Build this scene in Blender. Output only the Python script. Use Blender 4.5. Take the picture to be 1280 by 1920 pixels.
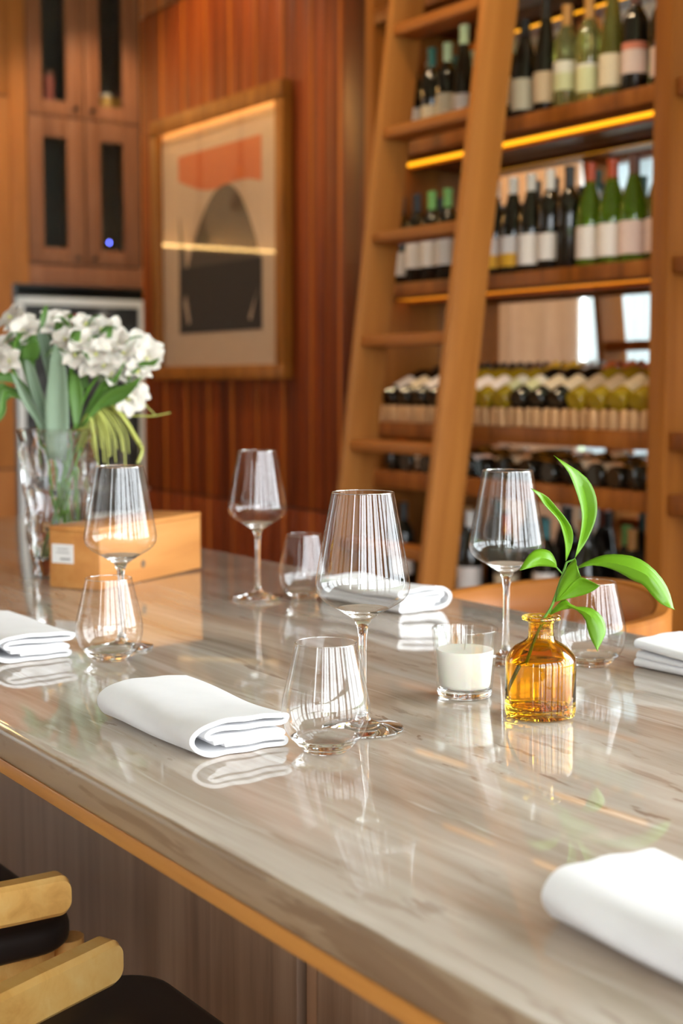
import bpy, bmesh, math, random
from mathutils import Vector, Matrix
R = math.radians
random.seed(7)
scene = bpy.context.scene
for o in list(bpy.data.objects):
    bpy.data.objects.remove(o, do_unlink=True)
COL = scene.collection

# ------------------------------------------------------------------ camera
cam_d = bpy.data.cameras.new('camera')
cam = bpy.data.objects.new('camera', cam_d); COL.objects.link(cam)
cam.location = (0, 0, 1.09)
cam.rotation_euler = (R(90) - math.atan(239 / 2667), 0, R(56))
cam_d.sensor_fit = 'VERTICAL'; cam_d.sensor_height = 36; cam_d.lens = 50.0
cam_d.dof.use_dof = True; cam_d.dof.focus_distance = 1.42; cam_d.dof.aperture_fstop = 5.0
cam_d.clip_start = 0.02
scene.camera = cam

# ------------------------------------------------------------------ world and light
world = bpy.data.worlds.new('overcast_sky'); scene.world = world; world.use_nodes = True
bg = world.node_tree.nodes['Background']
bg.inputs[0].default_value = (0.90, 0.96, 1.0, 1); bg.inputs[1].default_value = 9.6
scene.view_settings.view_transform = 'Standard'; scene.view_settings.look = 'None'
scene.view_settings.gamma = 1; scene.view_settings.use_curve_mapping = False
scene.view_settings.exposure = 0.48
scene.cycles.max_bounces = 16; scene.cycles.transmission_bounces = 14; scene.cycles.transparent_max_bounces = 24
scene.cycles.glossy_bounces = 8; scene.cycles.diffuse_bounces = 5
scene.cycles.use_denoising = True
scene.cycles.sample_clamp_indirect = 8.0

def portal(name, loc, rot, sx, sy):
    l = bpy.data.lights.new(name, 'AREA'); l.shape = 'RECTANGLE'; l.size = sx; l.size_y = sy
    l.cycles.is_portal = True
    o = bpy.data.objects.new(name, l); COL.objects.link(o); o.location = loc; o.rotation_euler = rot
# room extents
XL, XR, YF, YB, ZC = -7.5, 2.6, -3.6, 3.0, 3.4
portal('daylight_right_window', (XR - .02, 0.0, 1.6), (R(90), 0, R(90)), 6.2, 2.6)
portal('daylight_back_window', (0.65, 3.18, 1.6), (R(90), 0, R(180)), 3.5, 2.6)
portal('daylight_left_window', (XL + .02, -2.1, 1.6), (R(90), 0, R(-90)), 2.8, 2.65)

def spot(name, loc, power, size=1.5, color=(1, .72, .42), target=None, blend=.6):
    l = bpy.data.lights.new(name, 'SPOT'); l.energy = power; l.color = color; l.spot_size = size; l.spot_blend = blend
    l.shadow_soft_size = .05
    o = bpy.data.objects.new(name, l); COL.objects.link(o); o.location = loc
    if target is not None:
        o.rotation_euler = (Vector(target) - Vector(loc)).to_track_quat('-Z', 'Y').to_euler()
    return o

# ------------------------------------------------------------------ node helpers
def new_mat(name):
    m = bpy.data.materials.new(name); m.use_nodes = True
    nt = m.node_tree; return m, nt, nt.nodes['Principled BSDF']
def plain(name, col, rough=.5, metal=0, spec=.5, **kw):
    m, nt, b = new_mat(name)
    b.inputs['Base Color'].default_value = (*col, 1); b.inputs['Roughness'].default_value = rough
    b.inputs['Metallic'].default_value = metal; b.inputs['Specular IOR Level'].default_value = spec
    for k, v in kw.items(): b.inputs[k.replace('_', ' ')].default_value = v
    # faint tonal variation so that no surface is dead flat
    n = nt.nodes.new('ShaderNodeTexNoise'); n.inputs['Scale'].default_value = 30; n.inputs['Detail'].default_value = 3
    mx = nt.nodes.new('ShaderNodeMixRGB'); mx.blend_type = 'MULTIPLY'; mx.inputs[0].default_value = .12
    mx.inputs[1].default_value = (*col, 1)
    tc = nt.nodes.new('ShaderNodeTexCoord'); nt.links.new(tc.outputs['Object'], n.inputs['Vector'])
    nt.links.new(n.outputs['Fac'], mx.inputs[2]); nt.links.new(mx.outputs[0], b.inputs['Base Color'])
    return m
def ramp(nt, stops):
    r = nt.nodes.new('ShaderNodeValToRGB'); cr = r.color_ramp
    while len(cr.elements) < len(stops): cr.elements.new(.5)
    for e, (p, c) in zip(cr.elements, stops): e.position = p; e.color = (*c, 1)
    return r
def wood(name, dark, mid, light, axis='Z', scale=1.0, rough=.4, stretch=.06, rnd=True, coat=0, spec=.5):
    m, nt, b = new_mat(name); N, L = nt.nodes, nt.links
    tc = N.new('ShaderNodeTexCoord'); mp = N.new('ShaderNodeMapping')
    s = [scale * 22] * 3; s['XYZ'.index(axis)] = scale * 22 * stretch
    mp.inputs['Scale'].default_value = s
    if rnd:
        oi = N.new('ShaderNodeObjectInfo'); mm = N.new('ShaderNodeVectorMath'); mm.operation = 'SCALE'
        cmb = N.new('ShaderNodeCombineXYZ')
        for i in range(3): L.new(oi.outputs['Random'], cmb.inputs[i])
        L.new(cmb.outputs[0], mm.inputs[0]); mm.inputs['Scale'].default_value = 37.0
        ad = N.new('ShaderNodeVectorMath'); L.new(tc.outputs['Object'], ad.inputs[0]); L.new(mm.outputs[0], ad.inputs[1])
        L.new(ad.outputs[0], mp.inputs['Vector'])
    else:
        L.new(tc.outputs['Object'], mp.inputs['Vector'])
    n1 = N.new('ShaderNodeTexNoise'); n1.inputs['Scale'].default_value = 1.0; n1.inputs['Detail'].default_value = 7
    n1.inputs['Roughness'].default_value = .62; n1.inputs['Distortion'].default_value = .6
    n2 = N.new('ShaderNodeTexNoise'); n2.inputs['Scale'].default_value = .18; n2.inputs['Detail'].default_value = 3
    n2.inputs['Distortion'].default_value = 1.2
    L.new(mp.outputs[0], n1.inputs['Vector']); L.new(mp.outputs[0], n2.inputs['Vector'])
    a = N.new('ShaderNodeMix'); a.data_type = 'FLOAT'; a.inputs[0].default_value = .45
    L.new(n1.outputs['Fac'], a.inputs[2]); L.new(n2.outputs['Fac'], a.inputs[3])
    r = ramp(nt, [(.34, dark), (.5, mid), (.68, light)])
    L.new(a.outputs[0], r.inputs[0])
    out = r.outputs[0]
    if rnd:
        hs = N.new('ShaderNodeHueSaturation'); mr = N.new('ShaderNodeMapRange')
        mr.inputs['To Min'].default_value = .82; mr.inputs['To Max'].default_value = 1.18
        L.new(oi.outputs['Random'], mr.inputs['Value']); L.new(mr.outputs[0], hs.inputs['Value']); L.new(out, hs.inputs['Color'])
        out = hs.outputs[0]
    L.new(out, b.inputs['Base Color'])
    b.inputs['Roughness'].default_value = rough; b.inputs['Specular IOR Level'].default_value = spec; b.inputs['Coat Weight'].default_value = coat; b.inputs['Coat Roughness'].default_value = .15
    bp = N.new('ShaderNodeBump'); bp.inputs['Strength'].default_value = .12; bp.inputs['Distance'].default_value = .002
    L.new(n1.outputs['Fac'], bp.inputs['Height']); L.new(bp.outputs[0], b.inputs['Normal'])
    return m
def glass(name, col=(1, 1, 1), ior=1.5, rough=0.0):
    m, nt, b = new_mat(name)
    b.inputs['Base Color'].default_value = (*col, 1); b.inputs['Roughness'].default_value = rough
    b.inputs['IOR'].default_value = ior; b.inputs['Transmission Weight'].default_value = 1
    return m
def pane_mat(name, tint=(1, 1, 1), graze=.93, f0=.045):
    m, nt, b = new_mat(name); N, L = nt.nodes, nt.links
    t = N.new('ShaderNodeBsdfTransparent'); t.inputs[0].default_value = (*tint, 1)
    g = N.new('ShaderNodeBsdfGlossy'); g.inputs['Roughness'].default_value = .01
    # Schlick reflectance from the facing angle (same from both sides of the pane)
    lw = N.new('ShaderNodeLayerWeight'); lw.inputs['Blend'].default_value = .5
    pw_ = N.new('ShaderNodeMath'); pw_.operation = 'POWER'; pw_.inputs[1].default_value = 5; L.new(lw.outputs['Facing'], pw_.inputs[0])
    fr = N.new('ShaderNodeMath'); fr.operation = 'MULTIPLY_ADD'; fr.inputs[1].default_value = graze - f0; fr.inputs[2].default_value = f0; L.new(pw_.outputs[0], fr.inputs[0])
    mx = N.new('ShaderNodeMixShader'); L.new(fr.outputs[0], mx.inputs[0]); L.new(t.outputs[0], mx.inputs[1]); L.new(g.outputs[0], mx.inputs[2])
    L.new(mx.outputs[0], N['Material Output'].inputs[0]); N.remove(b)
    return m
def emit(name, col, s):
    m, nt, b = new_mat(name)
    b.inputs['Base Color'].default_value = (*col, 1)
    b.inputs['Emission Color'].default_value = (*col, 1); b.inputs['Emission Strength'].default_value = s
    return m

# ------------------------------------------------------------------ materials
M = {}
M['redwood'] = wood('red_stained_panelling', (.09, .014, .0015), (.19, .033, .003), (.31, .066, .006), 'Z', 1.2, .5, .05, spec=.25)
M['redwood_light'] = wood('light_red_fillet', (.34, .085, .008), (.46, .13, .013), (.58, .18, .020), 'Z', 1.2, .45, .05, spec=.25)
M['redwood_fig'] = wood('figured_dark_panel', (.035, .006, .001), (.13, .024, .003), (.25, .052, .006), 'Z', .38, .35, .13, spec=.3)
M['oak'] = wood('ladder_oak', (.27, .095, .018), (.37, .142, .030), (.47, .195, .046), 'Z', 1.0, .45, .05, spec=.2)
M['oakx'] = wood('rung_oak', (.24, .075, .012), (.34, .115, .020), (.43, .165, .032), 'X', 1.0, .45, .05, spec=.2)
M['shelf'] = wood('shelf_veneer', (.13, .036, .005), (.24, .072, .010), (.35, .120, .020), 'Z', 1.6, .45, .16, spec=.25)
M['post'] = wood('post_wood', (.25, .078, .011), (.35, .120, .019), (.45, .170, .030), 'Z', 1.0, .45, .05, spec=.2)
M['rack'] = wood('rack_pine', (.48, .26, .11), (.62, .36, .17), (.74, .47, .25), 'Z', 2.0, .5, .2)
M['walnut'] = wood('walnut_panel', (.19, .112, .070), (.31, .195, .125), (.43, .29, .195), 'Z', 1.5, .42, .045)
M['walnut_wall'] = wood('light_walnut_wall', (.34, .185, .10), (.48, .285, .17), (.60, .39, .25), 'Z', .6, .42, .05)
M['trim'] = wood('orange_trim', (.42, .17, .035), (.56, .25, .06), (.66, .33, .09), 'X', 1.4, .35, .05, rnd=False)
M['cab'] = wood('cabinet_wood', (.22, .082, .036), (.31, .125, .060), (.39, .17, .088), 'Z', 1.5, .5, .06, spec=.2)
M['cabl'] = wood('orange_side_panel', (.30, .098, .022), (.42, .15, .036), (.52, .20, .055), 'Z', .5, .5, .12, spec=.2)
M['pine'] = wood('wine_box_pine', (.50, .185, .045), (.64, .27, .070), (.74, .365, .115), 'X', 1.1, .5, .09)
M['chairoak'] = wood('chair_oak', (.70, .34, .08), (.86, .50, .145), (.92, .61, .22), 'X', 1.6, .35, .09)
M['frame'] = wood('picture_frame_wood', (.15, .050, .006), (.24, .085, .011), (.33, .125, .020), 'Z', 2, .45, .06, spec=.25)
M['floor'] = wood('floor_wood', (.14, .075, .04), (.22, .12, .065), (.30, .17, .10), 'X', .8, .4, .06)
M['white'] = plain('white_plaster', (.82, .80, .76), .7)
M['whiteframe'] = plain('white_window_frame', (.85, .86, .86), .4)
M['beige'] = plain('beige_wall', (.62, .50, .36), .7)
M['black'] = plain('black_lacquer', (.008, .008, .008), .3)
M['dark'] = plain('dark_interior', (.015, .012, .010), .6)
M['mirror'] = plain('mirror_silver', (.92, .93, .93), .02, 1.0)
M['led'] = emit('warm_led', (1, .40, .012), 1.5)
M['led2'] = emit('dim_warm_led', (1, .34, .02), .6)
M['ledw'] = emit('warm_white_led', (1, .62, .22), 9.0)
M['blueled'] = emit('blue_led', (.12, .16, 1), 14.0)
M['clear'] = glass('clear_crystal', (1, 1, 1), 1.5)
M['candleglass'] = glass('candle_glass', (.97, 1, .985), 1.5)
M['amber'] = glass('amber_glass', (.96, .60, .045), 1.5)
M['water'] = glass('water', (1, 1, 1), 1.33)
M['pane'] = pane_mat('thin_glass_pane')
M['thin'] = pane_mat('thin_blown_glass', (.985, .99, .99), 1.0, .075)
M['thincup'] = pane_mat('pressed_cup_glass', (.975, .985, .978), .9, .05)
M['linen'] = plain('white_linen', (.78, .77, .785), .85, Sheen_Weight=.2)
M['wax'] = plain('cream_wax', (.92, .87, .80), .5, Subsurface_Weight=.25, Subsurface_Scale=.01)
M['wick'] = plain('wick_cotton', (.5, .45, .38), .9)
M['leather'] = plain('black_leather', (.014, .010, .009), .45)
M['tan'] = plain('tan_leather', (.46, .17, .045), .45)
M['sticker'] = plain('white_sticker', (.78, .76, .74), .6)
M['ink'] = plain('grey_ink', (.22, .2, .19), .7)
M['knob'] = plain('dark_knob', (.02, .015, .012), .35, .6)
M['brass'] = plain('brass', (.6, .38, .12), .3, 1)
M['leaf'] = plain('fresh_leaf', (.115, .27, .006), .38, spec=.4)
M['leafb'] = plain('bouquet_leaf', (.075, .17, .025), .45)
M['silver'] = plain('silver_leaf', (.17, .235, .155), .6)
M['grass'] = plain('yellow_grass', (.42, .44, .10), .5)
M['stem'] = plain('green_stem', (.10, .26, .02), .45)
M['petal'] = plain('ivory_petal', (.64, .58, .52), .6, Subsurface_Weight=.1, Subsurface_Scale=.004)
M['heart'] = plain('flower_heart', (.62, .62, .22), .6)
M['bdark'] = plain('dark_bottle_glass', (.010, .009, .006), .08, spec=.6)
M['bgreen'] = plain('green_bottle_glass', (.30, .52, .04), .04, Transmission_Weight=.85)
M['bpale'] = plain('pale_bottle_glass', (.78, .80, .34), .04, Transmission_Weight=.9)
M['bolive'] = plain('olive_bottle_glass', (.26, .24, .05), .05, Transmission_Weight=.7)
M['bgold'] = plain('gold_wine_glass', (.80, .56, .03), .06, Transmission_Weight=.55)
CAPS = dict(white=(.72, .70, .66), teal=(.02, .14, .15), red=(.46, .07, .02), green=(.16, .42, .10), black=(.012, .012, .012),
            tan=(.55, .28, .08), mint=(.42, .62, .46), brown=(.13, .05, .03), yellow=(.85, .48, .02), silver=(.6, .6, .58), orange=(.72, .16, .03))
for k, c in CAPS.items(): M['cap_' + k] = plain(k + '_capsule', c, .35)
def label_mat(name, top, bottom=None, split=.09):
    m, nt, b = new_mat(name); N, L = nt.nodes, nt.links
    tc = N.new('ShaderNodeTexCoord'); sp = N.new('ShaderNodeSeparateXYZ'); L.new(tc.outputs['Object'], sp.inputs[0])
    n = N.new('ShaderNodeTexNoise'); n.inputs['Scale'].default_value = 1; mp = N.new('ShaderNodeMapping'); mp.inputs['Scale'].default_value = (60, 60, 420)
    L.new(tc.outputs['Object'], mp.inputs[0]); L.new(mp.outputs[0], n.inputs['Vector'])
    r = ramp(nt, [(.62, (1, 1, 1)), (.70, (.62, .58, .55))]); L.new(n.outputs['Fac'], r.inputs[0])
    mx = N.new('ShaderNodeMixRGB'); mx.blend_type = 'MULTIPLY'; mx.inputs[0].default_value = .6; L.new(r.outputs[0], mx.inputs[2])
    if bottom:
        gt = N.new('ShaderNodeMath'); gt.operation = 'GREATER_THAN'; gt.inputs[1].default_value = split; L.new(sp.outputs['Z'], gt.inputs[0])
        c = N.new('ShaderNodeMixRGB'); c.inputs[1].default_value = (*bottom, 1); c.inputs[2].default_value = (*top, 1); L.new(gt.outputs[0], c.inputs[0])
        L.new(c.outputs[0], mx.inputs[1])
    else: mx.inputs[1].default_value = (*top, 1)
    L.new(mx.outputs[0], b.inputs['Base Color']); b.inputs['Roughness'].default_value = .6
    return m
LAB = dict(white=label_mat('white_label', (.78, .72, .68)), cream=label_mat('cream_label', (.70, .60, .42)),
           yellow=label_mat('white_yellow_label', (.78, .72, .70), (.80, .42, .02), .062), pink=label_mat('pink_label', (.74, .56, .50), (.74, .56, .50)),
           green=label_mat('white_green_label', (.76, .74, .62), (.62, .64, .36), .10), tan=label_mat('tan_label', (.58, .44, .28)),
           red=label_mat('red_white_label', (.62, .20, .12), (.72, .56, .50), .115))

# stone
def stone(name='veined_greige_stone', rough=.045, mul=1.0):
    m, nt, b = new_mat(name); N, L = nt.nodes, nt.links
    tc = N.new('ShaderNodeTexCoord'); mp = N.new('ShaderNodeMapping')
    mp.inputs['Rotation'].default_value = (0, 0, R(-4)); mp.inputs['Scale'].default_value = (1.1, 15, 15)
    L.new(tc.outputs['Object'], mp.inputs[0])
    wn = N.new('ShaderNodeTexNoise'); wn.inputs['Scale'].default_value = 1.6; wn.inputs['Detail'].default_value = 2
    L.new(tc.outputs['Object'], wn.inputs['Vector'])
    sc = N.new('ShaderNodeVectorMath'); sc.operation = 'SCALE'; sc.inputs['Scale'].default_value = 1.6; L.new(wn.outputs['Color'], sc.inputs[0])
    ad = N.new('ShaderNodeVectorMath'); L.new(mp.outputs[0], ad.inputs[0]); L.new(sc.outputs[0], ad.inputs[1])
    def noise(scale, det, rgh, sx=1.0):
        n = N.new('ShaderNodeTexNoise'); n.inputs['Scale'].default_value = scale; n.inputs['Detail'].default_value = det; n.inputs['Roughness'].default_value = rgh
        m_ = N.new('ShaderNodeVectorMath'); m_.operation = 'MULTIPLY'; m_.inputs[1].default_value = (sx, 1, 1); L.new(ad.outputs[0], m_.inputs[0]); L.new(m_.outputs[0], n.inputs['Vector'])
        return n
    n1 = noise(1.0, 9, .62); n2 = noise(4.2, 4, .5, 2.6); n3 = noise(.5, 3, .5); n4 = noise(3.2, 3, .5, .8)
    base = ramp(nt, [(.26, (.33, .235, .170)), (.42, (.465, .38, .31)), (.56, (.545, .475, .405)), (.72, (.66, .61, .555))]); L.new(n1.outputs['Fac'], base.inputs[0])
    fine = ramp(nt, [(.36, (.80, .76, .71)), (.56, (1, 1, 1))]); L.new(n4.outputs['Fac'], fine.inputs[0])
    fm = N.new('ShaderNodeMixRGB'); fm.blend_type = 'MULTIPLY'; fm.inputs[0].default_value = .8; L.new(base.outputs[0], fm.inputs[1]); L.new(fine.outputs[0], fm.inputs[2])
    # short broken brown veins
    vr = ramp(nt, [(.605, (0, 0, 0)), (.645, (1, 1, 1))]); L.new(n2.outputs['Fac'], vr.inputs[0])
    msk = ramp(nt, [(.46, (.12, .12, .12)), (.62, (1, 1, 1))]); L.new(n3.outputs['Fac'], msk.inputs[0])
    mu = N.new('ShaderNodeMath'); mu.operation = 'MULTIPLY'; L.new(vr.outputs[0], mu.inputs[0]); L.new(msk.outputs[0], mu.inputs[1])
    mu2 = N.new('ShaderNodeMath'); mu2.operation = 'MULTIPLY'; mu2.inputs[1].default_value = .62; L.new(mu.outputs[0], mu2.inputs[0])
    mx = N.new('ShaderNodeMixRGB'); L.new(mu2.outputs[0], mx.inputs[0]); L.new(fm.outputs[0], mx.inputs[1]); mx.inputs[2].default_value = (.20, .105, .06, 1)
    # pale streaks
    wr = ramp(nt, [(.30, (1, 1, 1)), (.36, (0, 0, 0))]); L.new(n4.outputs['Fac'], wr.inputs[0])
    m2 = N.new('ShaderNodeMixRGB'); sm = N.new('ShaderNodeMath'); sm.operation = 'MULTIPLY'; sm.inputs[1].default_value = .45
    L.new(wr.outputs[0], sm.inputs[0]); L.new(sm.outputs[0], m2.inputs[0]); L.new(mx.outputs[0], m2.inputs[1]); m2.inputs[2].default_value = (.74, .70, .65, 1)
    tn = N.new('ShaderNodeMixRGB'); tn.blend_type = 'MULTIPLY'; tn.inputs[0].default_value = 1; tn.inputs[2].default_value = (mul, mul * (.5 + .5 * mul), mul * mul, 1); L.new(m2.outputs[0], tn.inputs[1]); L.new(tn.outputs[0], b.inputs['Base Color'])
    b.inputs['Roughness'].default_value = rough; b.inputs['IOR'].default_value = 1.6
    return m
M['stone'] = stone()

# ------------------------------------------------------------------ mesh helpers
class MB:
    def __init__(s): s.v = []; s.f = []
    def add(s, v, f):
        o = len(s.v); s.v += [tuple(p) for p in v]; s.f += [tuple(i + o for i in q) for q in f]; return s
    def box(s, x0, x1, y0, y1, z0, z1):
        v = [(x, y, z) for x in (x0, x1) for y in (y0, y1) for z in (z0, z1)]
        return s.add(v, [(0, 1, 3, 2), (4, 6, 7, 5), (0, 4, 5, 1), (2, 3, 7, 6), (0, 2, 6, 4), (1, 5, 7, 3)])
    def lathe(s, prof, seg=32, c=(0, 0), jit=None):
        v = []; f = []; idx = []
        for k, (r, z) in enumerate(prof):
            if r < 1e-6: idx.append([len(v)]); v.append((c[0], c[1], z))
            else:
                ring = []
                for i in range(seg):
                    a = 2 * math.pi * i / seg; rr = r * (jit(k, i) if jit else 1)
                    ring.append(len(v)); v.append((c[0] + rr * math.cos(a), c[1] + rr * math.sin(a), z))
                idx.append(ring)
        for A, B in zip(idx, idx[1:]):
            for i in range(seg):
                j = (i + 1) % seg
                if len(A) == 1 and len(B) == 1: continue
                if len(A) == 1: f.append((A[0], B[j], B[i]))
                elif len(B) == 1: f.append((A[i], A[j], B[0]))
                else: f.append((A[i], A[j], B[j], B[i]))
        return s.add(v, f)
    def tube(s, pts, rad, seg=8):
        pts = [Vector(p) for p in pts]; n = len(pts)
        if not hasattr(rad, '__len__'): rad = [rad] * n
        v = []; f = []; up = Vector((.3, .2, 1)).normalized()
        for i, p in enumerate(pts):
            t = (pts[min(i + 1, n - 1)] - pts[max(i - 1, 0)]).normalized()
            a = t.cross(up)
            if a.length < .05: a = t.cross(Vector((1, 0, 0)))
            a.normalize(); b = t.cross(a)
            for k in range(seg):
                w = 2 * math.pi * k / seg; v.append(p + (a * math.cos(w) + b * math.sin(w)) * rad[i])
        for i in range(n - 1):
            for k in range(seg):
                j = (k + 1) % seg; f.append((i * seg + k, i * seg + j, (i + 1) * seg + j, (i + 1) * seg + k))
        f.append(tuple(range(seg))[::-1]); f.append(tuple((n - 1) * seg + k for k in range(seg)))
        return s.add(v, f)
    def prism(s, poly, axis, a0, a1):
        # poly: 2-D outline; axis 'X' -> (y,z), 'Y' -> (x,z), 'Z' -> (x,y)
        def P(p, a): return (a, p[0], p[1]) if axis == 'X' else ((p[0], a, p[1]) if axis == 'Y' else (p[0], p[1], a))
        n = len(poly); v = [P(p, a0) for p in poly] + [P(p, a1) for p in poly]
        f = [tuple(range(n)), tuple(range(2 * n - 1, n - 1, -1))] + [(i, i + n, (i + 1) % n + n, (i + 1) % n) for i in range(n)]
        return s.add(v, f)
    def mesh(s, name, mat, bev=0, smooth=None, seg=2):
        me = bpy.data.meshes.new(name); me.from_pydata(s.v, [], s.f)
        bm = bmesh.new(); bm.from_mesh(me); bmesh.ops.recalc_face_normals(bm, faces=bm.faces)
        if bev: bmesh.ops.bevel(bm, geom=[e for e in bm.edges if e.is_manifold and e.calc_face_angle(0) > .6], offset=bev, segments=seg, profile=.5, affect='EDGES', clamp_overlap=True)
        bm.to_mesh(me); bm.free()
        me.materials.append(M[mat] if isinstance(mat, str) else mat)
        if smooth or (bev and smooth is None):
            for p in me.polygons: p.use_smooth = True
            me.set_sharp_from_angle(angle=R(smooth if smooth else 40))
        return me
    def build(s, name, mat, parent=None, bev=0, smooth=None, loc=None, seg=2):
        return link(name, s.mesh(name, mat, bev, smooth, seg), parent, loc)
def link(name, me, parent=None, loc=None, rot=None):
    o = bpy.data.objects.new(name, me); COL.objects.link(o)
    if parent: o.parent = parent
    if loc is not None: o.location = loc
    if rot is not None: o.rotation_euler = rot
    return o
def tag(o, label, cat, group=None):
    o['label'] = label; o['category'] = cat
    if group: o['group'] = group
    return o
def thing(name, label, cat, loc=(0, 0, 0), rotz=0, group=None):
    o = bpy.data.objects.new(name, None); COL.objects.link(o); o.empty_display_size = .05
    o.location = loc; o.rotation_euler = (0, 0, rotz)
    return tag(o, label, cat, group)
def struct(o, label=None):
    o['kind'] = 'structure'
    if label: o['label'] = label; 
    return o
def copy_tree(o, parent=None):
    c = o.copy(); COL.objects.link(c); c.parent = parent
    for ch in list(o.children): copy_tree(ch, c)
    return c
def B(*a): return MB().box(*a)
def interp(pts, n):
    # Catmull-Rom through points (any dimension)
    out = []; P = [Vector(p) for p in pts]; P = [P[0] * 2 - P[1]] + P + [P[-1] * 2 - P[-2]]
    m = len(P) - 3
    for k in range(n):
        u = k / (n - 1) * m; i = min(int(u), m - 1); t = u - i; a, b, c, d = P[i:i + 4]
        out.append(.5 * ((2 * b) + (c - a) * t + (2 * a - 5 * b + 4 * c - d) * t * t + (3 * b - a - 3 * c + d) * t ** 3))
    return out

# ------------------------------------------------------------------ room shell
struct(B(XL - .4, XR + .2, YF - .2, 4.2, -.1, 0).build('floor', 'floor'), 'dark wooden restaurant floor')
struct(B(XL - .4, XR + .2, YF - .2, 4.2, ZC, ZC + .1).build('ceiling', plain('warm_white_ceiling', (.62, .59, .55), .7)), 'warm white plaster ceiling')
struct(B(-60, 60, -60, 60, -.4, -.35).build('ground', plain('grass_outside', (.18, .24, .10), .9)), 'lawn and paving outside the windows')

# back wall with vertical red boards
wb = struct(B(-6.09, -4.16, 3.012, 3.15, 0, ZC).build('wall_back', 'dark'), 'red-stained wall of vertical boards')
pw = .1035
nb = int(round((-4.45 + 6.11) / pw))
bands = ((.003, .596), (.604, 2.764), (2.772, ZC))
for (z0, z1) in bands:
    me_a = B(0, pw - .004, 0, .014, 0, z1 - z0).mesh('board', 'redwood', .0015)
    me_f = B(0, .012, 0, .010, 0, z1 - z0).mesh('fillet', 'redwood_light', .0015)
    for i in range(nb):
        x = -6.11 + i * pw + .002
        if i % 2 == 0:
            link('fillet', me_f, wb, (x, 2.996, z0))
            me_b = bpy.data.meshes.get('narrow_board_%d' % int(z0 * 1000)) or B(0, pw - .017, 0, .014, 0, z1 - z0).mesh('narrow_board_%d' % int(z0 * 1000), 'redwood', .0015)
            link('board', me_b, wb, (x + .0135, 2.998, z0))
        else: link('board', me_a, wb, (x, 2.998, z0))
# figured panel and edge trims between the boards and the wine wall
B(0, .235, 0, .03, 0, ZC).build('figured_panel', 'redwood_fig', wb, .003, loc=(-4.395, 2.975, 0))
B(0, .022, 0, .03, 0, ZC).build('edge_strip', 'redwood_light', wb, .002, loc=(-4.447, 2.985, 0))
B(0, .022, 0, .03, 0, ZC).build('edge_strip', 'redwood_fig', wb, .002, loc=(-4.422, 2.98, 0))
# plain returns that close the room behind it
struct(B(-7.9, -4.9, 4.0, 4.1, 0, ZC).build('wall_recess', 'white'))
struct(B(-4.9, XR + .2, 3.24, 3.34, 0, ZC).add([], []).build('wall_rear', 'white')) if False else None
struct(B(-4.16, -1.45, 3.21, 3.30, 0, ZC).build('wall_wine', 'white'), 'plain wall behind the wine shelving')
struct(B(-4.22, -4.16, 3.15, 4.1, 0, ZC).build('wall_return', 'white'))

def window(n, axis, pos, a0, a1, z0, z1, nv, nh, label):
    # white framed window filling an opening; axis 'X' = in a wall of constant x
    fw, fd = .07, .08
    w = MB()
    def bar(u0, u1, w0, w1):
        if axis == 'X': w.box(pos - fd / 2, pos + fd / 2, u0, u1, w0, w1)
        else: w.box(u0, u1, pos - fd / 2, pos + fd / 2, w0, w1)
    bar(a0, a1, z0, z0 + fw); bar(a0, a1, z1 - fw, z1)
    bar(a0, a0 + fw, z0 + fw, z1 - fw); bar(a1 - fw, a1, z0 + fw, z1 - fw)
    o = struct(w.build('window_%d' % n, 'whiteframe'), label)
    for k in range(1, nv):
        u = a0 + (a1 - a0) * k / nv; w = MB(); bar(u - fw / 2, u + fw / 2, z0 + fw, z1 - fw); w.build('mullion', 'whiteframe', o)
    for k in range(1, nh):
        zz = z0 + (z1 - z0) * k / nh; w = MB(); bar(a0 + fw, a1 - fw, zz - .02, zz + .02); w.build('transom', 'whiteframe', o)
    return o
# right wall: low sill and header around a row of tall windows
wr = B(XR, XR + .15, YF, 3.34, 0, .28).box(XR, XR + .15, YF, 3.34, 2.92, ZC).box(XR, XR + .15, YF, -3.12, .28, 2.92).box(XR, XR + .15, 3.12, 3.34, .28, 2.92)
struct(wr.build('wall_right', 'white'), 'white wall of tall windows')
window(1, 'X', XR + .05, -3.12, 3.12, .28, 2.92, 8, 2, 'row of tall white framed windows')
wr = B(-1.45, XR, 3.21, 3.34, 0, .28).box(-1.45, XR, 3.21, 3.34, 2.92, ZC).box(-1.45, -1.12, 3.21, 3.34, .28, 2.92).box(2.42, XR, 3.21, 3.34, .28, 2.92)
struct(wr.build('wall_rear', 'white'), 'white wall beside the wine shelving')
window(2, 'Y', 3.26, -1.12, 2.42, .28, 2.92, 3, 2, 'white framed window beyond the wine shelving')
for y_ in (-2.35, -.75, .75, 2.1):
    struct(B(XR - .12, XR + .0, y_ - .16, y_ + .16, 0, ZC).build('trim_3', 'walnut', bev=.004), 'walnut pillar added to split the window reflections')  # unseen pillars added to break window reflections in the glasses into strips
struct(B(XL - .2, .75, YF - .12, YF, 0, ZC).box(1.25, XR + .2, YF - .12, YF, 0, ZC).box(.75, 1.25, YF - .12, YF, 0, .28).box(.75, 1.25, YF - .12, YF, 2.92, ZC).build('wall_front', 'walnut'), 'walnut panelled wall behind the camera')
window(4, 'Y', YF - .06, .75, 1.25, .28, 2.92, 1, 2, 'narrow white framed window behind the camera')
WY = -.70
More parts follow.
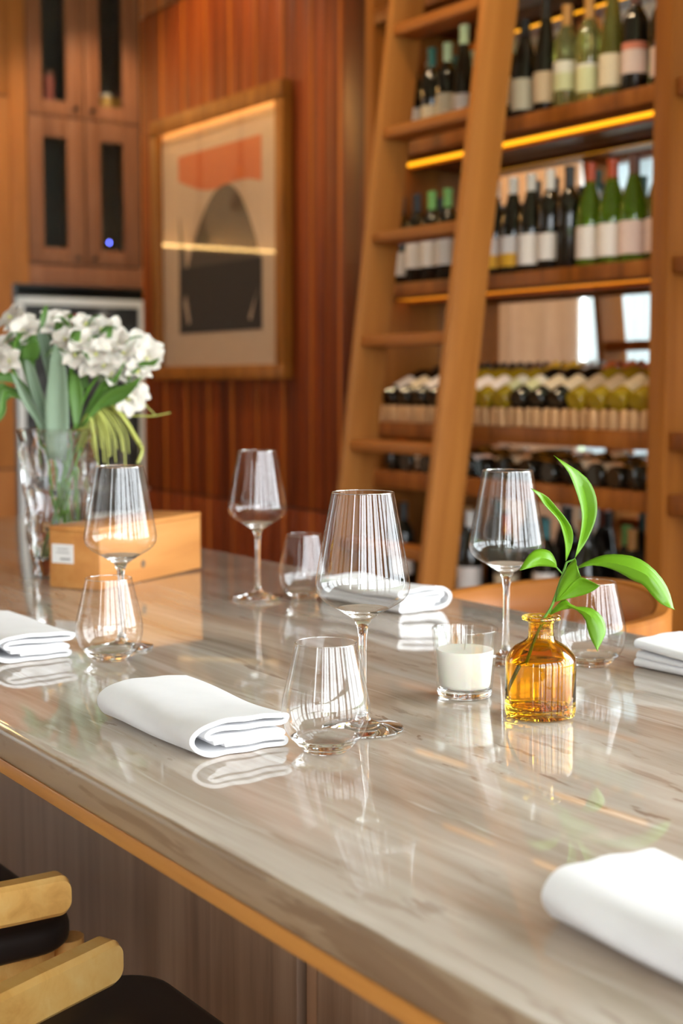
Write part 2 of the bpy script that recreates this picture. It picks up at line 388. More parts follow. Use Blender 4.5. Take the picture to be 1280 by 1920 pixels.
# left wall: opening for a window, light walnut boards, back bar, then the cabinet niche
wl = B(XL - .15, XL, YF, -3.5, 0, ZC).box(XL - .15, XL, -3.5, WY, 0, .28).box(XL - .15, XL, -3.5, WY, 2.95, ZC).box(XL - .15, XL, WY, 2.5, 0, ZC).box(XL - .42, XL - .36, 2.5, 4.1, 0, ZC)
wlo = struct(wl.build('wall_left', 'beige'), 'far left wall')
window(3, 'X', XL - .06, -3.5, WY, .28, 2.95, 5, 1, 'white framed window on the far left wall')
cm, nt, b = new_mat('sheer_curtain'); dfs = nt.nodes.new('ShaderNodeBsdfDiffuse'); dfs.inputs[0].default_value = (.75, .78, .80, 1)
trl = nt.nodes.new('ShaderNodeBsdfTranslucent'); trl.inputs[0].default_value = (.80, .86, .90, 1); mxs = nt.nodes.new('ShaderNodeMixShader'); mxs.inputs[0].default_value = .42
nt.links.new(dfs.outputs[0], mxs.inputs[1]); nt.links.new(trl.outputs[0], mxs.inputs[2]); nt.links.new(mxs.outputs[0], nt.nodes['Material Output'].inputs[0]); nt.nodes.remove(b)
for ci_, (ya_, yb_) in enumerate(((-1.42, WY - .02), (-3.45, -1.62))):
    v = []; f = []; n_ = int((yb_ - ya_) / .012)
    for i in range(n_ + 1):
        y_ = ya_ + (yb_ - ya_) * i / n_; x_ = XL + .06 + .022 * math.sin(y_ * 52) + .008 * math.sin(y_ * 131)
        v += [(x_, y_, .05), (x_, y_, 3.0)]
    f = [(2 * i, 2 * i + 2, 2 * i + 3, 2 * i + 1) for i in range(n_)]
    o_ = MB().add(v, f).build('curtain', cm, smooth=80); o_.modifiers.new('thickness', 'SOLIDIFY').thickness = .001
    tag(o_, ['white sheer curtain beside the walnut boards on the far wall', 'white sheer curtain at the far corner window'][ci_], 'curtain', 'sheer curtains')
me = B(0, .02, 0, .318, 0, 3.38).mesh('wall_board', 'walnut_wall', .002)
for i in range(5): link('wall_board', me, wlo, (XL + .001, WY + i * .322, .01))

# ------------------------------------------------------------------ back bar opposite the picture (seen only as a reflection in its glass)
t = thing('back_bar', 'dark back bar with a glowing ledge on the far left wall', 'bar', (XL, 1.7, 0))
B(.025, .40, -.85, .78, 0, 1.83).build('bar_body', 'dark', t)
B(.025, .43, -.88, .78, 1.83, 1.86).build('ledge', 'brass', t)
B(.431, .440, -.86, .78, 1.842, 1.856).build('ledge_light', 'ledw', t)
B(.05, .08, -.86, .78, 1.862, 1.885).build('wash_light', 'ledw', t)
t = thing('light_cove', 'ceiling cove with a warm strip over the back bar', 'cove', (XL, 1.7, 2.85))
B(.0, .30, -.9, .78, 0, .03).build('cove_board', 'beige', t)
B(.10, .13, -.88, .76, -.012, -.001).build('cove_light', emit('cove_led', (1, .60, .20), 60), t)
def pendant(x, y, zl, label):
    t = thing('pendant_lamp', label, 'lamp', (x, y, zl), group='pendants over the back bar')
    MB().tube([(0, 0, .2), (0, 0, ZC - zl)], .012, 8).build('cord', 'black', t)
    MB().lathe([(0, .22), (.02, .22), (.03, .1), (.06, .02), (.055, 0), (.05, 0.005), (.02, .1), (0, .11)], 24).build('lamp_shade', 'brass', t, smooth=40)
pendant(-7.0, 2.15, 1.86, 'brass pendant lamp nearest the far left wall'); pendant(-6.55, 2.15, 2.0, 'brass pendant lamp hung higher, further from the left wall')

# ------------------------------------------------------------------ far left joinery: wall cabinet, side panels, niche
k = 7.5 / 8.5
def zk(z): return 1.09 + (z - 1.09) * k
Y0, YM, Y1 = 3.394 * k, 3.777 * k, 4.163 * k
ZB, ZS, ZT = zk(1.846), zk(2.757), 3.36
YN = 3.28 * k
side = struct(B(XL - .36, XL - .015, 2.5, YN, 0, ZC).build('trim_1', 'dark'), 'orange wood panelling left of the wall cabinet')
for (a, b) in ((.004, zk(.565) - .004), (zk(.565) + .004, zk(2.846) - .004), (zk(2.846) + .004, ZC)):
    B(0, .018, 0, YN - 2.5, 0, b - a).build('panel', 'cabl', side, .002, loc=(XL - .016, 2.5, a))
B(0, .018, 0, Y0 - YN - .004, 0, ZC - zk(1.715)).build('panel', 'cabl', side, .002, loc=(XL - .016, YN + .002, zk(1.715)))
B(0, .018, 0, Y1 + .1 - Y0, 0, ZB - zk(1.715) - .006).build('fascia', 'cab', side, .002, loc=(XL - .022, Y0, zk(1.715)))
# niche lining
nl = MB().box(XL - .36, XL - .34, YN, 3.9, .3, zk(1.715)).box(XL - .34, XL - .02, YN, 3.9, .28, .30).box(XL - .34, XL - .02, YN, 3.9, zk(1.715) - .012, zk(1.715) - .002).box(XL - .34, XL, YN, YN + .02, .3, zk(1.715) - .012)
struct(nl.build('trim_2', 'black'), 'black lined niche under the wall cabinet')
cabn = thing('wall_cabinet', 'brown wall cabinet with four glazed doors and dark inside', 'cabinet', (XL, Y0, ZB))
yw, zw = Y1 - Y0 + .02, ZT - ZB
B(-.34, -.32, 0, yw, 0, zw).build('cabinet_back', 'dark', cabn)
B(-.32, -.02, 0, yw, 0, .02).build('cabinet_floor', 'dark', cabn)
B(-.32, -.02, 0, yw, zw - .02, zw).build('cabinet_top', 'dark', cabn)
for y in (0, (YM - Y0) - .009, yw - .018): B(-.32, -.024, y, y + .018, .02, zw - .02).build('cabinet_side', 'dark', cabn)
B(-.32, -.05, .018, yw - .018, ZS - ZB - .02, ZS - ZB).build('cabinet_shelf', 'dark', cabn)
for (ya, yb, gl, gr, kn) in ((Y0, YM, 3.499 * k, 3.657 * k, 3.713 * k), (YM, Y1, 3.886 * k, 4.044 * k, 3.826 * k)):
    for (za, zb, ga, gb, kz) in ((ZB, ZS, zk(1.946), zk(2.628), zk(1.887)), (ZS, ZT, zk(2.853), ZT - .1, zk(2.812))):
        a, b_, c, d = ya - Y0 + .004, yb - Y0 - .004, za - ZB + .004, zb - ZB - .004
        g0, g1, h0, h1 = gl - Y0, gr - Y0, ga - ZB, gb - ZB
        dr = MB().box(-.022, 0, a, g0, c, d).box(-.022, 0, g1, b_, c, d).box(-.022, 0, g0, g1, c, h0).box(-.022, 0, g0, g1, h1, d).build('door', 'cab', cabn, .002)
        B(-.014, -.010, g0, g1, h0, h1).build('pane', 'pane', dr)
        MB().lathe([(0, 0), (.008, 0), (.006, .012), (.013, .02), (.012, .028), (0, .03)], 16).build('knob', 'knob', dr, smooth=40, loc=(0, kn - Y0, kz - ZB)).rotation_euler = (0, R(90), 0)
# contents of the cabinet
def canister(name, label, cat, y, z, r, h, mat, lid):
    t = thing(name, label, cat, (XL - .12, y, z))
    MB().lathe([(0, 0), (r * .95, 0), (r, .006), (r, h * .86), (r * .9, h * .9), (0, h * .9)], 24).build('can_body', mat, t, smooth=40)
    MB().lathe([(0, h * .9), (r * .96, h * .9), (r * .96, h), (r * .8, h * 1.01), (0, h * 1.01)], 24).build('lid', lid, t, smooth=40)
kk = 7.62 / 8.5
canister('canister', 'tall dull red canister behind the upper left cabinet door', 'canister', 3.54 * kk, ZS + .001, .030, .262, plain('dull_red', (.30, .06, .045), .5), 'cap_brown')
canister('glass_jar', 'golden jar behind the upper right cabinet door', 'jar', 3.927 * kk, ZS + .001, .034, .175, plain('honey_gold', (.55, .33, .06), .3), 'cap_silver')
canister('spice_tin', 'brown gold tin at the right of the upper cabinet', 'tin', 4.02 * kk, ZS + .001, .032, .175, plain('brown_gold', (.33, .18, .03), .35), 'cap_brown')
tag(MB().lathe([(0, -.008), (.008, 0), (0, .008)], 12).build('indicator_light', 'blueled', loc=(XL - .03, 3.967 * (7.47 / 8.5), zk(1.999) + .002), smooth=60), 'tiny blue indicator light behind the lower right door', 'light')
# framed photograph leaning in the niche
t = thing('framed_photograph', 'white framed black and white photograph standing in the black niche', 'picture', (XL - .06, 3.338 * .8755, .302), 0)
fw_, fh_ = .80, zk(1.637) + .002 - .302
fr = MB().box(0, .025, 0, fw_, fh_ - .045, fh_).box(0, .025, 0, fw_, 0, .045).box(0, .025, 0, .05, .045, fh_ - .045).box(0, .025, fw_ - .05, fw_, .045, fh_ - .045)
fr.build('photo_frame', 'whiteframe', t, .003)
mph, nt, b = new_mat('monochrome_photo')
tc = nt.nodes.new('ShaderNodeTexCoord'); n = nt.nodes.new('ShaderNodeTexNoise'); n.inputs['Scale'].default_value = 7; n.inputs['Detail'].default_value = 4
nt.links.new(tc.outputs['Object'], n.inputs['Vector']); rr = ramp(nt, [(.45, (.012, .012, .013)), (.62, (.06, .06, .065)), (.75, (.45, .45, .46))]); nt.links.new(n.outputs['Fac'], rr.inputs[0]); nt.links.new(rr.outputs[0], b.inputs['Base Color'])
B(.004, .010, .05, fw_ - .05, .045, fh_ - .045).build('photo_print', mph, t)
MB().lathe([(0, 0), (.05, 0), (.05, .003), (0, .003)], 24).build('pale_figure', plain('photo_pale', (.45, .46, .48), .6), t, loc=(.0105, .60, fh_ - .20)).rotation_euler = (0, R(90), 0)
MB().lathe([(0, 0), (.020, 0), (.020, .003), (0, .003)], 16).build('pink_figure', plain('photo_pink', (.75, .16, .16), .6), t, loc=(.0105, .36, fh_ - .115)).rotation_euler = (0, R(90), 0)

# ------------------------------------------------------------------ framed art print on the red wall
ax0, ax1, az0, az1 = -5.928, -4.787, 1.112, 2.27
t = thing('framed_art_print', 'large wood framed print of a dark arch under an orange band', 'picture', (ax0, 2.996, az0))
W, H = ax1 - ax0, az1 - az0; fb = .058
MB().prism([(-.045, H - fb - .014), (-.031, H - fb - .014), (-.031, H - fb), (0, H - fb), (0, H), (-.045, H)], 'X', 0, W).build('frame_bar', 'frame', t, .002); B(0, W, -.045, 0, 0, fb).build('frame_bar', 'frame', t, .003)  # top bar's front lip lowered to hide the added glow strip
B(0, fb, -.045, 0, fb, H - fb).build('frame_bar', 'frame', t, .003); B(W - fb, W, -.045, 0, fb, H - fb).build('frame_bar', 'frame', t, .003)
B(fb, W - fb, -.012, -.004, fb, H - fb).build('mat_board', plain('warm_mat', (.60, .43, .30), .8), t)
px0, px1, pz0, pz1 = -5.71 - ax0, -4.995 - ax0, 1.315 - az0, 2.09 - az0
def P(u, v): return (px0 + u * (px1 - px0), pz0 + v * (pz1 - pz0))
pr = MB().prism([P(0, 0), P(1, 0), P(1, 1), P(0, 1)], 'Y', -.0135, -.0122).build('print_sheet', plain('print_cream', (.56, .40, .28), .8), t)
wav = [P(u / 20, .845 - .10 * (u / 20) + .03 * math.sin(u / 20 * 6.3 + 2.5)) for u in range(21)]
MB().prism([P(1, 1), P(0, 1)] + wav, 'Y', -.0146, -.0137).build('orange_band', plain('print_orange', (.62, .14, .035), .8), pr)
arch = [P(.585 + .475 * s_ if s_ < 0 else .585 + .40 * s_, .79 - .42 * abs(s_) ** 2.0) for s_ in [i / 14 for i in range(-14, 15)]]
MB().prism([P(.985, .36), P(.11, .36)] + arch, 'Y', -.0146, -.0137).build('arch', plain('print_taupe', (.085, .06, .045), .8), pr)
MB().prism([P(0, .34), P(.10, .34), P(.06, .50), P(0, .68)], 'Y', -.0144, -.0137).build('arch_fragment', plain('print_taupe2', (.11, .085, .07), .8), pr)
MB().prism([P(0, 0), P(1, 0), P(1, .37), P(0, .37)], 'Y', -.0150, -.0147).build('dark_base', plain('print_dark', (.030, .020, .018), .8), pr)
for (u, s_) in ((.06, 1), (.93, -1)):
    MB().prism([P(u, .17), P(u + .03, .22), P(u + s_ * .08, .06), P(u + .05 * s_, .05)], 'Y', -.0156, -.0151).build('pale_slit', plain('print_slit', (.50, .36, .26), .8), pr)
B(fb, W - fb, -.0295, -.0275, fb, H - fb).build('glass_pane', 'pane', t)
B(fb + .004, W - fb - .004, -.027, -.022, H - fb - .003, H - fb - .0005).build('added_glow_strip', emit('added_picture_glow', (1, .55, .15), 15.0), t)  # glowing strip added for the warm gradient along the top of the print

# ------------------------------------------------------------------ wine wall
ux0, ux1, uxr = -4.10, -2.775, -1.50     # left upright inside, middle post, right end
SH = dict(top=2.37, a=1.902, b=1.433, c=.961, d=.791, e=.375)
TH = dict(top=.047, a=.047, b=.045, c=.05, d=.058, e=.05)
t = thing('wine_shelving', 'built-in wooden wine shelving with mirrored back and glowing strips', 'shelving', (ux0, 2.9, 0))
def U(x0, x1, y0, y1, z0, z1, name, mat, bev=.002): return B(x0 - ux0, x1 - ux0, y0 - 2.9, y1 - 2.9, z0, z1).build(name, mat, t, bev)
U(-4.155, -4.10, 2.9, 3.2, 0, ZC - .002, 'upright', 'post'); U(ux1, -2.712, 2.885, 3.2, 0, ZC - .002, 'upright', 'post'); U(uxr - .06, uxr, 2.9, 3.2, 0, ZC - .002, 'upright', 'post')
for (a, b_) in ((-4.10, ux1), (-2.712, uxr - .06)):
    U(a, b_, 3.188, 3.2, .05, ZC - .002, 'mirror', 'mirror', 0)
    for s_ in SH: 
        U(a + .001, b_ - .001, 2.9, 3.187, SH[s_] - TH[s_], SH[s_], 'shelf', 'shelf')
        if s_ not in ('d', 'e'):
            zz = SH[s_] - TH[s_]
            U(a + .004, b_ - .004, 3.0, 3.05, zz - .0015, zz - .0003, 'led_strip', 'led' if s_ in ('a', 'top') else 'led2', 0)
            U(a + .004, b_ - .004, 3.051, 3.058, zz - .012, zz - .0003, 'led_baffle', 'shelf', 0)

# bottles -----------------------------------------------------------
PROF = dict(
    bordeaux=[(0, 0), (.034, 0), (.0375, .004), (.0375, .188), (.034, .206), (.021, .228), (.0148, .241), (.014, .288), (.0155, .289), (.0155, .30), (0, .30)],
    burgundy=[(0, 0), (.038, 0), (.041, .004), (.041, .135), (.0385, .16), (.030, .195), (.020, .228), (.0152, .25), (.0145, .284), (.016, .285), (.016, .297), (0, .297)],
    hock=[(0, 0), (.034, 0), (.037, .004), (.037, .13), (.034, .165), (.026, .215), (.018, .265), (.0145, .295), (.014, .328), (.0155, .329), (.0155, .34), (0, .34)],
    champagne=[(0, 0), (.038, 0), (.0435, .005), (.0435, .14), (.040, .17), (.030, .215), (.019, .26), (.016, .285), (.0185, .286), (.0185, .31), (0, .31)])
HT = dict(bordeaux=.30, burgundy=.297, hock=.34, champagne=.31)
LR = dict(bordeaux=(.0379, .05, .135), burgundy=(.0414, .022, .115), hock=(.0374, .03, .12), champagne=(.0439, .03, .12))
mesh_cache = {}
def bottle_mesh(kind, what, mat, opt=None):
    key = (kind, what, mat, opt)
    if key in mesh_cache: return mesh_cache[key]
    if what == 'body': me = MB().lathe(PROF[kind], 24).mesh('bottle_body', mat, smooth=45)
    elif what == 'cap':
        h = HT[kind]; lo = h - (opt or .06); pr_ = [(r, z) for r, z in PROF[kind] if z > lo + .004 and r > 0]
        r0 = [r for r, z in PROF[kind] if z <= lo + .004][-1]
        prof = [(max(.0146, min(r0, .0165)) + .0004, lo)] + [(r + .0005, z + (.0006 if z > h - .001 else 0)) for r, z in pr_] + [(0, h + .0008)]
        me = MB().lathe(prof, 20).mesh('capsule', mat, smooth=45)
    else:
        r, z0, z1 = LR[kind] if opt is None else (LR[kind][0], *opt)
        m = MB(); v = []; f = []; n = 20
        for i in range(n + 1):
            a = R(-90 + 25) + R(-105 + 210 * i / n)
            v += [(r * math.cos(a), r * math.sin(a), z0), (r * math.cos(a), r * math.sin(a), z1)]
        f = [(2 * i, 2 * i + 2, 2 * i + 3, 2 * i + 1) for i in range(n)]
        me = m.add(v, f).mesh('label', LAB[mat], smooth=60)
    mesh_cache[key] = me
    return me
GL = dict(bdark='dark', bgreen='green', bpale='pale', bolive='olive', bgold='golden')
ORD = 'first second third fourth fifth sixth seventh eighth ninth tenth eleventh twelfth thirteenth fourteenth fifteenth sixteenth seventeenth eighteenth nineteenth twentieth'.split()
def bottle(x, y, z, kind, body, lab, cap, label, group, rot=None, copt=None, lopt=None):
    o = thing('wine_bottle', label, 'bottle', (x, y, z), group=group)
    link('bottle_body', bottle_mesh(kind, 'body', body), o)
    if cap: link('capsule', bottle_mesh(kind, 'cap', 'cap_' + cap, copt), o)
    if lab: link('label', bottle_mesh(kind, 'label', lab, lopt), o)
    if rot: o.rotation_euler = rot
    return o
def row(shelf, items, where, group):
    for i, (x, y, kind, body, lab, cap) in enumerate(items):
        desc = '%s bottle%s%s, %s from left %s' % (GL[body], ', %s label' % lab if lab else '', ', %s cap' % cap, ORD[i], where)
        bottle(x, y, SH[shelf] + .0005, kind, body, lab, cap, desc, group, rot=(0, 0, random.uniform(-.25, .25)), lopt=(.03, .11) if kind == 'bordeaux' and random.random() < .4 else None)
f1, b1 = 2.96, 3.09
A = [(-4.03, b1, 'bordeaux', 'bdark', None, 'silver'), (-3.955, f1, 'burgundy', 'bdark', 'white', 'mint'), (-3.90, b1, 'bordeaux', 'bdark', None, 'teal'), (-3.85, f1, 'bordeaux', 'bdark', 'cream', 'teal'),
     (-3.80, b1, 'burgundy', 'bdark', None, 'mint'), (-3.765, f1, 'bordeaux', 'bdark', 'cream', 'mint'), (-3.68, f1, 'hock', 'bdark', 'white', 'mint'), (-3.60, b1, 'bordeaux', 'bdark', None, 'mint'),
     (-3.575, f1, 'bordeaux', 'bdark', 'cream', 'black'), (-3.478, f1, 'bordeaux', 'bdark', 'cream', 'mint'), (-3.43, b1, 'hock', 'bdark', None, 'black'), (-3.385, f1, 'burgundy', 'bdark', 'cream', 'black'),
     (-3.33, b1, 'hock', 'bdark', None, 'black'), (-3.29, f1, 'hock', 'bdark', 'tan', 'black'), (-3.20, f1, 'bordeaux', 'bpale', 'green', 'tan'), (-3.16, b1, 'bordeaux', 'bpale', None, 'tan'),
     (-3.105, f1, 'bordeaux', 'bpale', 'green', 'tan'), (-3.01, f1, 'hock', 'bolive', 'cream', 'tan'), (-2.92, f1, 'bordeaux', 'bdark', 'red', 'brown'), (-2.83, f1 + .02, 'bordeaux', 'bdark', 'pink', 'black')]
row('a', A, 'on the upper shelf', 'wine bottles on the upper shelf')
Bt = [(-4.02, f1, 'bordeaux', 'bdark', 'white', 'black'), (-3.965, b1, 'bordeaux', 'bdark', None, 'black'), (-3.93, f1, 'bordeaux', 'bdark', 'white', 'black'), (-3.845, f1, 'bordeaux', 'bdark', 'white', 'green'),
      (-3.80, b1, 'bordeaux', 'bdark', None, 'green'), (-3.76, f1, 'bordeaux', 'bdark', 'white', 'green'), (-3.66, f1, 'bordeaux', 'bdark', 'white', 'black'), (-3.52, f1, 'burgundy', 'bdark', 'yellow', 'white'),
      (-3.47, b1, 'bordeaux', 'bdark', None, 'black'), (-3.432, f1, 'burgundy', 'bdark', 'yellow', 'white'), (-3.385, b1, 'bordeaux', 'bdark', None, 'black'), (-3.348, f1, 'burgundy', 'bdark', 'white', 'silver'),
      (-3.262, f1, 'bordeaux', 'bdark', 'white', 'white'), (-3.20, b1, 'bordeaux', 'bpale', None, 'teal'), (-3.178, f1, 'bordeaux', 'bdark', None, 'black'), (-3.09, f1, 'burgundy', 'bgreen', 'white', 'red'),
      (-3.045, b1, 'bordeaux', 'bgreen', None, 'teal'), (-3.0, f1, 'burgundy', 'bgreen', 'white', 'red'), (-2.915, f1, 'burgundy', 'bgreen', 'pink', 'brown'), (-2.828, f1 + .015, 'burgundy', 'bolive', 'pink', 'brown')]
row('b', Bt, 'on the middle shelf', 'wine bottles on the middle shelf')
Et = []
caps = ['black', 'teal', 'black', 'tan', 'white', 'black', 'red', 'black', 'teal', 'tan', 'black', 'green', 'tan', 'black', 'brown', 'white']
for i in range(14):
    Et.append((-4.02 + i * .0925, 2.975 + (i % 2) * .07, ['bordeaux', 'burgundy', 'bordeaux'][i % 3], 'bdark', ['white', None, 'cream', None][i % 4], caps[i]))
row('e', Et, 'on the bottom shelf', 'wine bottles on the bottom shelf')

# sloping display rack on the third shelf
zc = SH['c']
rk = thing('bottle_display_rack', 'slanted wooden display rack with scalloped front on the third shelf', 'rack', (ux0, 2.9, zc))
sl = .082; x_first = -4.055
B(.01, 1.315, .02, .032, .0005, .03).build('front_rail', 'rack', rk, .002)
MB().prism([(.03, .0005), (.275, .0005), (.275, .1530), (.03, .0388)], 'X', .01, 1.315).build('sloping_bed', 'shelf', rk)
def scallop(w, h):
    return [(-w / 2, .0), (w / 2, .0), (w / 2, h * .7), (w / 2 * .7, h * .93), (0, h), (-w / 2 * .7, h * .93), (-w / 2, h * .7)]
me1 = MB().prism(scallop(.027, .058), 'Y', 0, .018).mesh('slat', 'rack', .003)
for i in range(32): link('slat', me1, rk, (.035 + i * .0405, .0005 + (.004 if i % 2 else 0), .0006))
MB().prism([(.03, .001), (.27, .10), (.27, .18), (.03, .10)], 'X', 1.285, 1.305).build('side_board', 'rack', rk, .002)
MB().prism([(.03, .001), (.27, .10), (.27, .12), (.03, .05)], 'X', .005, .016).build('side_board', 'rack', rk, .002)
til = R(-65)
rb = ['bdark', 'bdark', 'bdark', 'bdark', 'bgold', 'bgold', 'bgold', 'bgold', 'bdark', 'bdark', 'bdark', 'bgold', 'bgold', 'bgold', 'bgold']
rc = ['black', 'black', 'black', 'black', 'black', 'black', 'brown', 'yellow', 'yellow', 'silver', 'orange', 'orange', 'orange', 'orange', 'orange']
rl = ['white', 'cream', 'white', 'white', 'white', 'white', 'white', 'green', 'green', 'cream', 'cream', 'tan', 'tan', 'cream', 'tan']
for i in range(15):
    x = -4.055 + i * .0855
    o = bottle(x, 2.93, zc + .078, 'bordeaux', rb[i], rl[i], rc[i], '%s wine bottle with %s cap, %s from the left in the slanted rack' % (GL[rb[i]], rc[i], ORD[i]), 'bottles lying in the slanted rack', rot=(til, 0, 0), copt=.07); o.scale = (.9, .9, .9)
    for ch in o.children:
        if ch.name.startswith('label'): ch.rotation_euler = (0, 0, R(-20))
# bottles lying base outward on the fourth shelf
D = [-4.02, -3.93, -3.82, -3.70, -3.60, -3.52, -3.42, -3.31, -3.21, -3.11, -3.01, -2.93, -2.845]
for i, x in enumerate(D):
    kind = ['champagne', 'burgundy', 'bordeaux'][i % 3]; r = {'champagne': .0435, 'burgundy': .041, 'bordeaux': .0375}[kind]
    lab = ['white', 'cream', 'tan', None][i % 4]
    o = bottle(x, 2.912, SH['d'] + r * .86 + .0012, kind, 'bdark', lab, ['black', 'tan', 'brown'][i % 3], 'dark wine bottle lying base outward on the fourth shelf, %s from the left' % ORD[i], 'bottles lying on the fourth shelf', rot=(R(-90), 0, random.uniform(-.05, .05))); o.scale = (.86, .86, .86)
    for ch in o.children:
        if ch.name.startswith('label'): ch.rotation_euler = (0, 0, R(-25 + random.uniform(-60, 60)))

# ------------------------------------------------------------------ ladder
lx0, lx1 = -3.78, -3.31
lean = math.atan(.22 / 1.70)
t = thing('library_ladder', 'wooden rolling ladder with wide rails leaning on the wine shelving', 'ladder', (0, 2.432, 0))
L_ = 3.0 / math.cos(lean)
for x in (lx0, lx1):
    o = B(x, x + .03, 0, .122, .0, L_).build('rail', 'oak', t, .003); o.rotation_euler = (-lean, 0, 0)
for z in (.27, .585, .897, 1.228, 1.553, 1.885, 2.21, 2.54):
    y = (z - .0) * math.tan(lean)
    B(lx0 + .029, lx1 + .001, y + .012, y + .108, z - .017, z + .017).build('rung', 'oakx', t, .003)

# ------------------------------------------------------------------ dining table
TZ = .75
tb = thing('dining_table', 'long dining table with polished veined stone top and walnut base', 'table', (0, 0, 0))
tx0, tx1, ty0, ty1 = -3.52, .65, .495, 1.415
def rrect(x0, x1, y0, y1, r, n=8):
    p = []
    for cx_, cy_, a0 in ((x1 - r, y1 - r, 0), (x0 + r, y1 - r, 90), (x0 + r, y0 + r, 180), (x1 - r, y0 + r, 270)):
        for i in range(n + 1):
            a = R(a0 + 90 * i / n); p.append((cx_ + r * math.cos(a), cy_ + r * math.sin(a)))
    return p
MB().prism(rrect(tx0, tx1, ty0, ty1, .05), 'Z', TZ - .033, TZ).build('tabletop', 'stone', tb, .006, smooth=40, seg=4)
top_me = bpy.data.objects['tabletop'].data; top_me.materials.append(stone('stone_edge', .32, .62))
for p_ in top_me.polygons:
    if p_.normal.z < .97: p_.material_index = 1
MB().prism(rrect(tx0 + .004, tx1 - .004, ty0 + .003, ty1 - .003, .05), 'Z', TZ - .048, TZ - .0332).build('edge_trim', 'trim', tb, .0015)
B(tx0 + .25, tx1 - .25, .80, 1.13, .0, TZ - .0485).build('base_core', 'walnut', tb)
PYF = .782
for (a, b_) in ((-3.25, -2.42), (-2.415, -1.245), (-1.205, -.42), (-.415, .38)):
    B(a, b_, PYF, PYF + .018, .06, TZ - .0485).build('base_panel', 'walnut', tb, .002)
    B(a, b_, 1.13, 1.148, .06, TZ - .0485).build('base_panel', 'walnut', tb, .002)
B(-1.236, -1.216, PYF + .006, PYF + .018, .06, TZ - .0485).build('base_batten', 'walnut_wall', tb, .002)

# ------------------------------------------------------------------ chairs
def chair(x, y, rz, label, rail, pad=False, seatz=.485, seat='leather', sr=0, sdx=0, sdy=0, wd='chairoak'):
    t = thing('dining_chair', label, 'chair', (x, y, 0), rz, 'wooden dining chairs')
    # local: front is +y, back is -y
    so = MB().prism(rrect(-.235, .235, -.19, .20, .055), 'Z', seatz - .035, seatz).build('seat', seat, t, .012, smooth=50, seg=3)
    so.rotation_euler = (0, 0, sr); so.location = (sdx, sdy, 0)
    so = MB().prism(rrect(-.215, .215, -.175, .185, .04), 'Z', seatz - .088, seatz - .0355).build('seat_frame', wd, t, .004)
    so.rotation_euler = (0, 0, sr); so.location = (sdx, sdy, 0)
    for (sx, sy) in ((-1, 1), (1, 1), (-1, -1), (1, -1)):
        top = seatz - .04 if sy > 0 else None
        if sy > 0: pts = [(sx * .205, .185, 0), (sx * .195, .165, top)]; rad = [.013, .019]
        else:
            pts = [(sx * .20, -.21, 0), (sx * .19, -.165, seatz - .06), (sx * .19, -.185, seatz + .1), (sx * rail[-2][0], rail[-2][1], rail[-2][2] - .05)]; rad = [.013, .019, .016, .013]
        MB().tube(pts, rad, 12).build('leg', wd, t, smooth=50)
    # wrap-around rail through the given plan points, symmetric about the chair's axis
    full = [(-q[0], q[1], q[2], q[3]) for q in rail] + [q for q in rail[::-1] if q[0] > 1e-6]
    n = 90; v = []; f = []; ring = 8; pv = []
    rem = lambda i: .5 - .5 * math.cos(math.pi * i / n)
    cp = interp([(q[0], q[1], q[2]) for q in full], 2001); ch_ = interp([(q[3], 0, 0) for q in full], 2001)
    ids = [int(round(rem(i) * 2000)) for i in range(n + 1)]; cp = [cp[i] for i in ids]; ch_ = [ch_[i] for i in ids]
    for i in range(n + 1):
        s_ = -1 + 2 * i / n; P_ = cp[i]; T_ = cp[min(i + 1, n)] - cp[max(i - 1, 0)]
        l_ = math.hypot(T_.x, T_.y); nx, ny = -T_.y / l_, T_.x / l_
        X_, Y_, zt = P_.x, P_.y, P_.z; h = ch_[i].x; th = .014; cr = .012; e = 1.0
        d_end = min(sum((cp[j + 1] - cp[j]).length for j in range(0, i)), sum((cp[j + 1] - cp[j]).length for j in range(i, n)))
        if d_end < cr: e = math.sqrt(max(0, 1 - (1 - d_end / cr) ** 2)) * .999
        hh = h / 2 - cr * (1 - e); zc_ = zt - h / 2; q = .005
        for (o_, w_) in ((-th, -hh + q), (-th + q, -hh), (th - q, -hh), (th, -hh + q), (th, hh - q), (th - q, hh), (-th + q, hh), (-th, hh - q)):
            v.append((X_ + nx * o_, Y_ + ny * o_, zc_ + w_))
        if pad: pv.append((X_ + nx * .0145, Y_ + ny * .0145, zt - .004, zt - h + .002, nx, ny, s_))
    for i in range(n):
        for k_ in range(ring):
            j = (k_ + 1) % ring; f.append((i * ring + k_, i * ring + j, (i + 1) * ring + j, (i + 1) * ring + k_))
    f.append(tuple(range(ring))); f.append(tuple(n * ring + k_ for k_ in range(ring))[::-1])
    MB().add(v, f).build('back_rail', wd, t, smooth=35)
    if pad:
        v = []; f = []
        pv = [q for q in pv if abs(q[6]) < .80]
        for (x_, y_, z1, z0, nx, ny, s_) in pv:
            for (o_, zz) in ((0, z0), (.018, z0 + .012), (.022, (z0 + z1) / 2), (.018, z1 - .012), (0, z1)): v.append((x_ + nx * o_, y_ + ny * o_, zz))
        for i in range(len(pv) - 1):
            for k_ in range(4): f.append((i * 5 + k_, (i + 1) * 5 + k_, (i + 1) * 5 + k_ + 1, i * 5 + k_ + 1))
        MB().add(v, f).build('back_pad', 'tan', t, smooth=60)
    return t
low = [(.252, .125, .548, .046), (.232, .03, .549, .046), (.205, -.07, .556, .048), (.15, -.185, .60, .055), (0, -.245, .65, .07)]
chair(-1.676, .436, R(12), 'oak armchair with black seat, further along the near side of the table', low, sr=R(-11), sdx=-.02)
chair(-.985, .505, R(12), 'oak armchair with black seat, tucked in at the nearest place', low, sr=R(-11), sdx=-.10, sdy=-.04)
